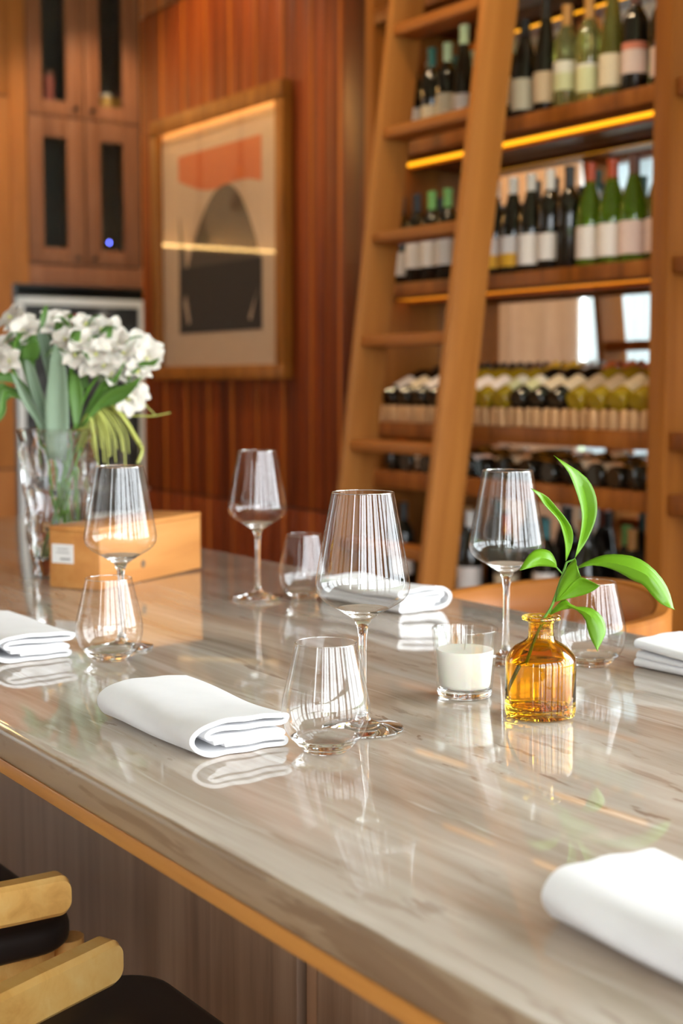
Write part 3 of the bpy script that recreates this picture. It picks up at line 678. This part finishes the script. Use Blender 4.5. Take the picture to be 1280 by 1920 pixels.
high = [(.205, .03, .728, .055), (.21, -.03, .731, .065), (.19, -.10, .737, .08), (.11, -.175, .750, .095), (0, -.205, .755, .10)]
chair(-1.735, 1.545, R(180), 'tan leather backed armchair on the far side of the table', high, pad=True, seatz=.46, seat='tan', wd='post')

# ------------------------------------------------------------------ table setting
Z0 = TZ + .0006
foot_p = [(0, 0), (.038, 0), (.0405, .0008), (.0403, .0022), (.030, .0042), (.016, .0066), (.0085, .0100), (0, .0101)]
stem_p = [(0, .0102), (.0084, .0101), (.0058, .014), (.0046, .022), (.0038, .040), (.0037, .075), (.0040, .092), (.0052, .101), (.0088, .110), (.0155, .1145), (.0255, .1205), (.0250, .1210), (.0140, .1168), (.0060, .1150), (0, .1144)]
bowl_p = [(.0255, .12055), (.0372, .1275), (.0440, .1345), (.0465, .1425), (.0460, .1510), (.0437, .1640), (.0395, .1875), (.0350, .2120), (.0306, .2345)]
rim_p = [(.0306, .2345), (.0308, .2349), (.0304, .2353), (.0300, .2349), (.0302, .2345), (.0306, .2345)]
GM = dict(foot=MB().lathe(foot_p, 64).mesh('foot', 'clear', smooth=60), stem=MB().lathe(stem_p, 32).mesh('stem', 'clear', smooth=60),
          bowl=MB().lathe([tuple(q[:2]) for q in interp([(*q, 0) for q in bowl_p], 40)], 72).mesh('bowl', 'thin', smooth=70), rim=MB().lathe(rim_p, 64).mesh('rim', 'clear', smooth=60))
tb_p = [(0, 0), (.0195, 0), (.0215, .0012), (.0275, .0075), (.0330, .0130), (.0322, .0136), (.0245, .0104), (.0150, .0085), (0, .0078)]
tw_p = [(.0330, .0131), (.0365, .0180), (.0392, .0245), (.0411, .0340), (.0412, .0420), (.0399, .0520), (.0358, .0700), (.0318, .0870), (.0284, .1015)]
tr_p = [(.0284, .1015), (.0287, .1019), (.0282, .1023), (.0278, .1019), (.0280, .1015), (.0284, .1015)]
TM = dict(base=MB().lathe(tb_p, 64).mesh('base', 'clear', smooth=60), wall=MB().lathe([tuple(q[:2]) for q in interp([(*q, 0) for q in tw_p], 36)], 72).mesh('wall', 'thin', smooth=70),
          rim=MB().lathe(tr_p, 64).mesh('rim', 'clear', smooth=60))
wine_me, tum_me = GM, TM
def glassware(name, ms, x, y, label, cat, group):
    t = thing(name, label, cat, (x, y, Z0), group=group)
    for k_, me_ in ms.items(): link(k_, me_, t)
    return t
glassware('wine_glass', wine_me, -1.134, .790, 'empty stemmed wine glass nearest the camera, behind the front tumbler', 'wine glass', 'stemmed wine glasses')
glassware('wine_glass', wine_me, -1.668, .782, 'empty stemmed wine glass in front of the wooden wine box', 'wine glass', 'stemmed wine glasses')
glassware('wine_glass', wine_me, -1.944, 1.150, 'empty stemmed wine glass standing furthest back, against the red wall', 'wine glass', 'stemmed wine glasses')
glassware('wine_glass', wine_me, -1.322, 1.136, 'empty stemmed wine glass behind the candle and amber vase', 'wine glass', 'stemmed wine glasses')
glassware('tumbler', tum_me, -1.086, .715, 'stemless water tumbler nearest the camera, beside the front napkin', 'tumbler', 'stemless water tumblers')
glassware('tumbler', tum_me, -1.601, .734, 'stemless water tumbler beside the left napkin, in front of the wine box', 'tumbler', 'stemless water tumblers')
glassware('tumbler', tum_me, -1.897, 1.208, 'stemless water tumbler half hidden behind the nearest wine glass', 'tumbler', 'stemless water tumblers')
glassware('tumbler', tum_me, -1.243, 1.204, 'stemless water tumbler behind the green sprig, by the right napkin', 'tumbler', 'stemless water tumblers')

# candle
t = thing('candle', 'white candle in a clear glass cup beside the amber vase', 'candle', (-1.197, .970, Z0))
MB().lathe([(.0300, .0061), (.0362, .0715), (.0366, .0738), (.0362, .0748), (.0350, .0748), (.0343, .0735), (.0285, .0125)], 64).build('cup_wall', 'thincup', t, smooth=60)
MB().lathe([(0, 0), (.0270, 0), (.0292, .0015), (.0300, .006), (.0285, .0078), (.022, .0080), (0, .0078)], 64).build('cup_base', 'candleglass', t, smooth=60)
MB().lathe([(0, .0090), (.022, .0094), (.0268, .0112), (.0280, .0145), (.0313, .0500), (.0306, .0518), (.012, .0512), (.004, .0508), (0, .0506)], 48).build('wax', 'wax', t, smooth=60)
MB().tube([(0, 0, .050), (.0006, 0, .056), (.0014, 0, .0585)], .0009, 6).build('wick', 'wick', t)

# amber vase with a sprig
VX, VY = -1.081, .976
t = thing('bud_vase', 'amber glass apothecary vase with water in front of the candle', 'vase', (VX, VY, Z0))
MB().lathe([(0, .001), (.031, 0), (.0352, .0015), (.0363, .006), (.0363, .0555), (.0358, .0595), (.0335, .0645), (.0270, .0715), (.0185, .0765), (.0145, .0795), (.0133, .0840), (.0132, .0960), (.0150, .0985), (.0197, .1000), (.0203, .1015), (.0195, .1032), (.0150, .1036),
    (.0118, .1025), (.0112, .0990), (.0112, .0840), (.0118, .0790), (.0160, .0748), (.0250, .0695), (.0315, .0628), (.0340, .0575), (.0343, .0550), (.0343, .0150), (.0325, .0110), (.024, .0092), (0, .0098)], 64).build('vase_body', 'amber', t, smooth=50)
MB().lathe([(0, .0104), (.024, .0098), (.0321, .0115), (.0338, .0152), (.0338, .0550), (.0330, .0566), (0, .0562)], 48).build('water', 'water', t, smooth=50)
RT = Vector((math.sin(R(146)), -math.cos(R(146)), 0)); FW = Vector((math.cos(R(146)), math.sin(R(146)), 0))
VS = .00055
def vp(x, y, d=0): return RT * ((x - 1012) * VS) + FW * d + Vector((0, 0, (1345 - y) * VS))
sp = thing('leafy_sprig', 'bright green leafy sprig standing in the amber vase', 'sprig', (VX, VY, Z0))
st = interp([vp(958, 1318, .006), vp(985, 1247, .003), vp(1012, 1172, 0), vp(1031, 1139, 0), vp(1045, 1096, 0), (vp(1058, 1056, 0))], 30)
MB().tube(st, [.0018 - .0006 * i / 29 for i in range(30)], 8).build('stem', 'stem', sp, smooth=60)
def z5(x, y): return (860 + x / 3.0476, 860 + y / 3.0476)
def leaf(upper, lower, d0, d1, cup, parent, mat='leaf', conv=None, n=16, name='leaf'):
    # upper/lower edges as outlines in the sprig's own plane, d = depth, cup = sag of the mid-rib
    conv = conv or (lambda p, d: vp(*z5(*p), d))
    U_ = interp([(*p, 0) for p in upper], n); L2 = interp([(*p, 0) for p in lower], n)
    cols = 7; v = []; f = []
    for i in range(n):
        t_ = i / (n - 1); dd = d0 + (d1 - d0) * t_
        for c in range(cols):
            s_ = c / (cols - 1); p = U_[i] * (1 - s_) + L2[i] * s_
            sag = cup * (1 - abs(2 * s_ - 1)) * math.sin(math.pi * min(1, t_ * 1.05)) 
            v.append(conv((p.x, p.y), dd + sag + (s_ - .5) * cup * .8))
    for i in range(n - 1):
        for c in range(cols - 1): f.append((i * cols + c, i * cols + c + 1, (i + 1) * cols + c + 1, (i + 1) * cols + c))
    o = MB().add(v, f).build(name, mat, parent, smooth=60)
    sd = o.modifiers.new('thickness', 'SOLIDIFY'); sd.thickness = .0005
    return o
leaf([(650, 580), (670, 500), (690, 400), (690, 300), (650, 170), (610, 80), (540, 0)], [(656, 580), (720, 490), (770, 380), (785, 290), (770, 200), (710, 110), (540, 0)], .004, .02, .008, sp)
leaf([(596, 590), (590, 500), (570, 420), (540, 350), (460, 265), (425, 215), (380, 170)], [(604, 590), (632, 500), (630, 420), (590, 350), (530, 280), (470, 215), (380, 170)], 0, -.02, .006, sp)
leaf([(545, 628), (540, 590), (500, 530), (430, 515), (375, 545), (320, 625)], [(545, 632), (535, 625), (480, 615), (430, 610), (390, 613), (320, 625)], 0, -.025, -.006, sp)
leaf([(538, 820), (548, 740), (585, 640), (635, 572), (645, 600), (660, 655)], [(538, 822), (575, 775), (615, 720), (640, 690), (652, 675), (662, 660)], -.002, -.022, -.004, sp)
leaf([(538, 820), (575, 775), (615, 720), (650, 672), (700, 680), (770, 715)], [(540, 824), (600, 805), (660, 788), (710, 768), (750, 742), (770, 715)], -.002, -.022, .004, sp)
leaf([(665, 625), (720, 590), (800, 555), (890, 548), (980, 562), (1060, 610), (1130, 690), (1165, 770), (1178, 840)], [(665, 630), (740, 612), (830, 625), (900, 655), (960, 690), (1010, 710), (1060, 770), (1110, 815), (1178, 840)], 0, -.03, -.008, sp)
leaf([(510, 893), (545, 845), (590, 805), (640, 842), (720, 845), (780, 880), (808, 940), (800, 1000), (755, 1075)], [(512, 897), (560, 872), (600, 858), (640, 856), (690, 900), (705, 960), (720, 1010), (740, 1050), (755, 1075)], 0, -.03, -.006, sp)
for (a, b_) in (((1057, 1057), (1074, 1050)), ((1050, 1078), (1080, 1066)), ((1050, 1078), (1039, 1066)), ((1031, 1139), (1028, 1152))):
    MB().tube([vp(*a, 0), vp(*b_, 0)], [.0010, .0008], 6).build('leaf_stalk', 'stem', sp)

# napkins -----------------------------------------------------------
def napkin(x, y, rz, label, Lx=.198, seed=1, puff=1.0):
    rnd = random.Random(seed)
    path = [(-.018, .0098), (.020, .0094), (.040, .0090), (.0455, .0076), (.0462, .0050), (.0435, .0028), (.030, .0024), (0, .0024), (-.030, .0026), (-.044, .0060), (-.0500, .0130), (-.0490, .0215), (-.0420, .0290), (-.030, .0325), (-.010, .0332), (.020, .0322), (.043, .0306), (.0490, .0292), (.0500, .0266), (.0470, .0244), (.034, .0238), (0, .0252), (-.028, .0262), (-.0355, .0235), (-.0345, .0200), (-.026, .0186), (.004, .0178), (.036, .0170), (.0440, .0156), (.0440, .0132), (.034, .0124), (.0, .0136), (-.030, .0140)]
    c = interp([(a, b_, 0) for a, b_ in path], 150); th = .0023
    L1, L2 = [], []
    for i, p in enumerate(c):
        q = c[min(i + 1, len(c) - 1)] - c[max(i - 1, 0)]; q.normalize(); nrm = Vector((-q.y, q.x, 0))
        L1.append(p + nrm * th); L2.append(p - nrm * th)
    outline = L1 + L2[::-1]; m = len(outline); ns = 22; v = []; f = []
    ph = rnd.uniform(0, 6)
    for s_ in range(ns):
        u = s_ / (ns - 1); xx = (u - .5) * Lx
        sag = 1 - .10 * math.sin(math.pi * u) * puff + .03 * math.sin(u * 5 + ph)
        for p in outline:
            zz = max(.0004, p.y * (1 + (sag - 1) * min(1, p.y / .02)))
            skew = .004 * math.sin(u * 3 + ph) * p.y / .03
            endx = (.0018 * math.sin(p.x * 160 + ph) + .0025 * (p.y / .03) * (1 if u > .5 else -1)) if s_ in (0, ns - 1) else 0
            v.append((xx + endx, p.x + skew + .0015 * math.sin(7 * u + p.y * 200), zz))
    for s_ in range(ns - 1):
        for i in range(m):
            j = (i + 1) % m; f.append((s_ * m + i, s_ * m + j, (s_ + 1) * m + j, (s_ + 1) * m + i))
    h = len(c)
    for base in (0, (ns - 1) * m):
        for i in range(h - 1): f.append((base + i, base + i + 1, base + m - 2 - i, base + m - 1 - i))
    o = MB().add(v, f).build('folded_napkin', 'linen', None, smooth=50, loc=(x, y, TZ + .0004)); o.rotation_euler = (0, 0, rz)
    return tag(o, label, 'napkin', 'folded white napkins')
napkin(-1.222, .645, R(1), 'folded white napkin at the centre front, left of the nearest tumbler', seed=1)
napkin(-1.748, .653, R(0), 'folded white napkin cut by the left edge of the picture', seed=2)
napkin(-1.786, 1.285, R(183), 'folded white napkin on the far side, behind the nearest wine glass', seed=3)
napkin(-1.108, 1.290, R(180), 'folded white napkin at the right edge beside the far tumbler', seed=4)
napkin(-.548, .640, R(-2), 'folded white napkin in the bottom right corner, out of focus', seed=5)

# wine box ------------------------------------------------------------
ang = math.atan2(.279, -.168)
t = thing('wine_box', 'plain pine wine box with a white sticker on its end', 'box', (-2.156, .973, TZ + .0004), ang)
bl, bw, bh = .326, .101, .104     # local x along the long side, y to the left
B(0, bl, 0, bw, 0, bh - .008).build('box_body', 'pine', t, .0012)
B(-.0005, bl + .0005, -.0005, bw + .0005, bh - .0075, bh).build('lid', 'pine', t, .0012)
stk = B(-.0012, -.0001, .052, .095, .042, .074).build('sticker', 'sticker', t)
for z_, a, b_ in ((.066, .062, .084), (.060, .060, .086), (.050, .058, .078), (.0485, .058, .078)): B(-.0016, -.0013, a, b_, z_ - .0008, z_ + .0006).build('print_line', 'ink', stk)
MB().lathe([(0, 0), (.007, 0), (.007, .0006), (0, .0006)], 24).build('burnt_mark', plain('burn_mark', (.18, .11, .06), .7), t, loc=(.13, -.0002, .03)).rotation_euler = (R(90), 0, 0)

# flower vase and bouquet ------------------------------------------------
FX, FY = -2.40, 1.006; FS = .000964
t = thing('crystal_vase', 'chunky textured crystal vase holding white flowers behind the wine box', 'vase', (FX, FY, Z0))
rj = random.Random(3); jt = {}
def jit(k_, i):
    if k_ >= 15: return 1
    if (k_, i) not in jt: jt[(k_, i)] = 1 + (rj.uniform(-.10, .06) if 0 < k_ < 13 else 0)
    return jt[(k_, i)]
outp = [(.0, .0)] + [(.050 + .021 * (i / 12) ** .8, .0005 + .258 * i / 12) for i in range(13)] + [(.068, .2605)]
inp = [(.060, .2600), (.058, .250), (.044, .035), (.038, .028), (0, .027)]
MB().lathe(outp + inp, 22, jit=jit).build('vase_body', 'clear', t, smooth=25)
MB().lathe([(0, .0275), (.0375, .0285), (.0432, .035), (.0505, .155), (0, .155)], 24).build('water', 'water', t, smooth=50)
def fp(x, y, d=0): return RT * ((x - 113) * FS) + FW * d + Vector((0, 0, (1075 - y) * FS))
def z6(x, y): return (x / 4, 560 + y / 4)
# petal mesh
def petal_mesh(L=.026, w=.0085, curl=.010):
    v = []; f = []; n = 7
    for i in range(n):
        u = i / (n - 1); ww = w * (.25 + 1.0 * math.sin(math.pi * min(1, (u * .92 + .08))) ** .8) * (1 if u < .99 else .45)
        r = .002 + L * (.35 * u + .65 * u ** 1.6); z = L * (1.05 * u - .62 * u ** 2.4)
        for s_ in (-1, -.4, .4, 1): v.append((r, s_ * ww, z + .0022 * s_ * s_))
    for i in range(n - 1):
        for c in range(3): f.append((i * 4 + c, i * 4 + c + 1, i * 4 + c + 5, i * 4 + c + 4))
    return MB().add(v, f).mesh('petal', 'petal', smooth=80)
pet_a, pet_b = petal_mesh(.026, .0115), petal_mesh(.028, .0085)
heart = MB().lathe([(0, -.006), (.003, -.003), (.004, .004), (.0025, .012), (0, .014)], 8).mesh('flower', 'heart', smooth=60)
def quat_to(dirv): return Vector((0, 0, 1)).rotation_difference(dirv.normalized())
fl = random.Random(11)
def blossom(parent, pos, dirv, scale=1.0):
    o = link('flower', heart, parent, pos); o.rotation_mode = 'QUATERNION'; o.rotation_quaternion = quat_to(dirv); o.scale = (scale,) * 3
    a0 = fl.uniform(0, 6)
    for i in range(6):
        p = link('petal', pet_a if i % 2 else pet_b, o); p.rotation_euler = (fl.uniform(-.12, .12), fl.uniform(-.18, .22), a0 + i * math.pi / 3 + fl.uniform(-.1, .1))
        p.scale = (fl.uniform(.9, 1.1),) * 3
clusters = [  # zoomed outline coordinates of each cluster and its blossoms, depth
    ('at the left edge of the picture', -.03, [(-30, 230), (20, 380), (45, 460), (125, 470)]),
    ('second from the left', -.01, [(110, 150), (190, 200), (230, 250), (180, 290)]),
    ('upright behind the silver leaves', .02, [(430, 170), (470, 230), (340, 250)]),
    ('tallest in the middle of the bunch', .01, [(580, 200), (660, 190), (560, 300), (620, 250)]),
    ('facing the camera in the middle', -.035, [(560, 380), (620, 430), (660, 330), (540, 310)]),
    ('behind the middle of the bunch', .035, [(760, 230), (830, 250), (700, 260)]),
    ('right of the middle', -.035, [(780, 420), (850, 380), (740, 480), (830, 500), (880, 560)]),
    ('upper right of the bunch', .0, [(900, 330), (950, 400), (930, 470), (1000, 420)]),
    ('at the right edge of the bunch', .02, [(1060, 360), (1110, 400), (1120, 460), (1040, 330)]),
    ('drooping at the lower right', -.02, [(1030, 520), (1000, 590), (1070, 540), (1060, 700), (1000, 760)])]
def cub(p, q, bend, n=12):
    mid = (p + q) / 2 + bend; return interp([p, (p * .6 + mid * .4), mid, q], n)
for ci, (where, d, bl_) in enumerate(clusters):
    s = thing('flower_stem', 'ivory alstroemeria stem %s of the bouquet' % where if 'bunch' not in where and 'picture' not in where else 'ivory alstroemeria stem %s' % where, 'flower', (FX, FY, Z0), group='ivory flowers in the crystal vase')
    cxm = sum(p[0] for p in bl_) / len(bl_); cym = sum(p[1] for p in bl_) / len(bl_)
    node = fp(*z6(cxm + (560 - cxm) * .18, cym + 130), d * .9)
    aa = ci / 10 * 6.28; base = Vector((.028 * math.cos(aa), .028 * math.sin(aa), .036))
    neck = Vector((node.x * .42, node.y * .42, .262))
    pts = interp([base, (base + neck) / 2, neck, (neck + node) / 2 + Vector((0, 0, .012)), node], 20)
    MB().tube(pts, .0024, 7).build('stem', 'stem', s, smooth=60)
    for (bx_, by_) in bl_:
        dd = d + fl.uniform(-.022, .014); p = fp(*z6(bx_, by_), dd)
        dirv = (p - node).normalized() * .6 + Vector((0, 0, .15)) - FW * .75 + Vector((fl.uniform(-.3, .3), fl.uniform(-.3, .3), fl.uniform(-.2, .2)))
        q = p - dirv.normalized() * .012
        MB().tube(cub(node, q, Vector((0, 0, .004)), 8), .0013, 6).build('flower_stalk', 'stem', s, smooth=60)
        blossom(s, q, dirv, fl.uniform(.92, 1.12))
    # narrow leaves near the flower head
    for li in range(3):
        a = fl.uniform(0, 6.28); tip = node + Vector((math.cos(a) * .05, math.sin(a) * .05, fl.uniform(.0, .06))) 
        side = (tip - node).cross(Vector((0, 0, 1))).normalized() * fl.uniform(.006, .010)
        v = []; f = []; n_ = 8
        for i in range(n_):
            u = i / (n_ - 1); c = node.lerp(tip, u) + Vector((0, 0, .02 * math.sin(math.pi * u))); w_ = math.sin(math.pi * min(1, u * .9 + .08))
            v += [c - side * w_, c + Vector((0, 0, -.002)), c + side * w_]
        for i in range(n_ - 1): f += [(i * 3, i * 3 + 1, i * 3 + 4, i * 3 + 3), (i * 3 + 1, i * 3 + 2, i * 3 + 5, i * 3 + 4)]
        o = MB().add(v, f).build('leaf', 'leafb', s, smooth=70); o.modifiers.new('thickness', 'SOLIDIFY').thickness = .0005
fconv = lambda p, d: fp(*z6(*p), d)   # outline to place in the bouquet
sv = thing('silver_foliage', 'broad silver green leaves in the middle of the bouquet', 'foliage', (FX, FY, Z0))
leaf([(395, 1200), (395, 1000), (400, 800), (430, 600), (460, 420), (490, 360)], [(520, 1200), (560, 1000), (565, 800), (560, 600), (545, 480), (490, 360)], -.035, -.055, .01, sv, 'silver', fconv)
leaf([(390, 1150), (380, 950), (300, 760), (260, 600), (250, 480), (262, 470)], [(440, 1150), (420, 950), (390, 800), (360, 680), (310, 520), (262, 470)], -.02, -.04, .008, sv, 'silver', fconv)
leaf([(400, 1100), (330, 930), (240, 790), (190, 640), (170, 560)], [(440, 1100), (400, 970), (340, 840), (260, 690), (170, 560)], -.03, -.06, .008, sv, 'silver', fconv)
leaf([(430, 900), (380, 600), (330, 400), (315, 280), (340, 220)], [(480, 900), (450, 600), (420, 420), (390, 290), (340, 220)], .0, .0, .008, sv, 'silver', fconv)
leaf([(470, 900), (400, 500), (390, 320), (410, 200)], [(500, 900), (470, 560), (450, 330), (410, 200)], .015, .015, .006, sv, 'silver', fconv)
gf = thing('green_foliage', 'broad green leaves fringing the bouquet', 'foliage', (FX, FY, Z0))
leaf([(600, 980), (575, 800), (570, 680), (600, 570), (605, 560)], [(620, 980), (665, 800), (670, 690), (650, 600), (605, 560)], -.03, -.05, .006, gf, 'leafb', fconv)
leaf([(640, 960), (760, 800), (860, 700), (960, 660), (1040, 630), (1115, 590)], [(660, 960), (800, 830), (900, 800), (980, 760), (1060, 680), (1115, 590)], -.03, -.06, .008, gf, 'leafb', fconv)
leaf([(600, 1000), (680, 840), (760, 700), (820, 620), (900, 600), (990, 480)], [(630, 1000), (720, 860), (800, 740), (870, 680), (930, 620), (990, 480)], -.015, -.05, .006, gf, 'leafb', fconv)
leaf([(330, 900), (240, 650), (130, 560), (30, 570), (-60, 620)], [(350, 900), (200, 700), (150, 640), (40, 630), (-60, 620)], -.02, -.05, .006, gf, 'leafb', fconv)
leaf([(330, 900), (230, 720), (120, 660), (60, 640), (0, 720), (-20, 780)], [(350, 940), (220, 780), (150, 740), (120, 760), (60, 790), (-20, 780)], -.03, -.03, .006, gf, 'leafb', fconv)
leaf([(220, 740), (150, 690), (100, 700), (75, 800), (50, 900), (20, 970)], [(230, 760), (150, 740), (125, 770), (120, 850), (85, 910), (20, 970)], -.05, -.06, .006, gf, 'leafb', fconv)
leaf([(340, 900), (250, 700), (190, 480), (120, 380), (110, 345)], [(360, 900), (300, 640), (300, 440), (320, 300), (300, 280)], .0, -.02, .006, gf, 'leafb', fconv)
leaf([(360, 900), (250, 500), (210, 460), (230, 380), (340, 330)], [(380, 900), (300, 520), (330, 460), (350, 400), (340, 330)], -.01, -.03, .006, gf, 'leafb', fconv)
leaf([(660, 700), (640, 560), (660, 480), (730, 300)], [(700, 700), (690, 560), (710, 480), (730, 300)], -.01, -.045, .005, gf, 'leafb', fconv)
leaf([(640, 900), (690, 760), (830, 760), (880, 830)], [(660, 940), (740, 900), (820, 880), (880, 830)], .02, .02, .005, gf, 'leafb', fconv)
leaf([(940, 560), (930, 420), (945, 300), (950, 270)], [(1000, 560), (1010, 420), (990, 340), (950, 270)], .02, .02, .005, gf, 'leafb', fconv)
leaf([(840, 310), (850, 260), (880, 230), (890, 225)], [(880, 315), (890, 270), (895, 240), (890, 225)], -.03, -.04, .003, gf, 'leafb', fconv)
leaf([(330, 230), (340, 150), (370, 80), (385, 65)], [(360, 230), (385, 150), (392, 100), (385, 65)], .0, .0, .003, gf, 'leafb', fconv)
leaf([(1060, 500), (1100, 480), (1160, 480), (1230, 455)], [(1080, 520), (1130, 515), (1190, 510), (1230, 455)], -.02, -.03, .003, gf, 'leafb', fconv)
gr = thing('trailing_grass', 'yellow green grass trailing over the right of the crystal vase', 'grass', (FX, FY, Z0))
def blade(pts, d0, d1, w):
    c = interp([(*p, 0) for p in pts], 24); v = []
    n_ = 24
    P3 = [fp(*z6(p.x, p.y), d0 + (d1 - d0) * i / (n_ - 1)) for i, p in enumerate(c)]
    MB().tube(P3, [w * (.5 + .5 * math.sin(math.pi * (.12 + .80 * i / (n_ - 1)))) for i in range(n_)], 6).build('blade', 'grass', gr, smooth=60)
blade([(590, 1150), (640, 960), (720, 830), (850, 790), (960, 900), (1050, 1040), (1100, 1130), (1070, 1225)], 0, -.05, .0045)
for i in range(16):
    x1 = 720 + i * 17 + fl.uniform(-10, 10)
    blade([(600 + i * 3, 1120), (640 + i * 5, 930 - i * 3), (690 + i * 8, 890 - i * 5), (x1 - 20, 1000 + fl.uniform(-30, 30)), (x1 + 10, 1180 + fl.uniform(-60, 90))], fl.uniform(-.02, .02), fl.uniform(-.06, .0), fl.uniform(.0012, .0024))
blade([(660, 1000), (800, 860), (980, 880), (1150, 885), (1290, 860)], 0, .0, .0018)
blade([(660, 1000), (850, 850), (1060, 790), (1130, 840), (1170, 885)], 0, .02, .0013)

for o_ in (sv, gf, gr): o_['kind'] = 'thing'

# ------------------------------------------------------------------ warm spots added on the unseen ceiling
def added_spot(n, x, y, power, tx, ty, tz, size=1.5):
    t = thing('added_spot', 'added warm ceiling spot %s' % n, 'lamp', (x, y, ZC), group='added ceiling spots')
    MB().lathe([(.03, -.004), (.05, -.004), (.055, -.0005), (.03, -.0005)], 24).build('added_spot_ring', 'whiteframe', t)
    spot('added_spot_beam', (x, y, ZC - .01), power, size, target=(tx, ty, tz))
added_spot('over the picture', -5.3, 2.2, 95, -5.3, 3.0, 1.6)
added_spot('over the ladder', -3.9, 2.0, 60, -3.9, 2.9, 1.4)
added_spot('over the wine shelving', -2.9, 2.0, 60, -2.9, 2.9, 1.4)
added_spot('over the wall cabinet', -6.7, 3.4, 50, -7.5, 3.4, 1.8)
added_spot('over the far walnut boards', -6.5, .1, 130, -7.5, .1, 1.8, 1.7)  # added to brighten the boards mirrored behind the bottles
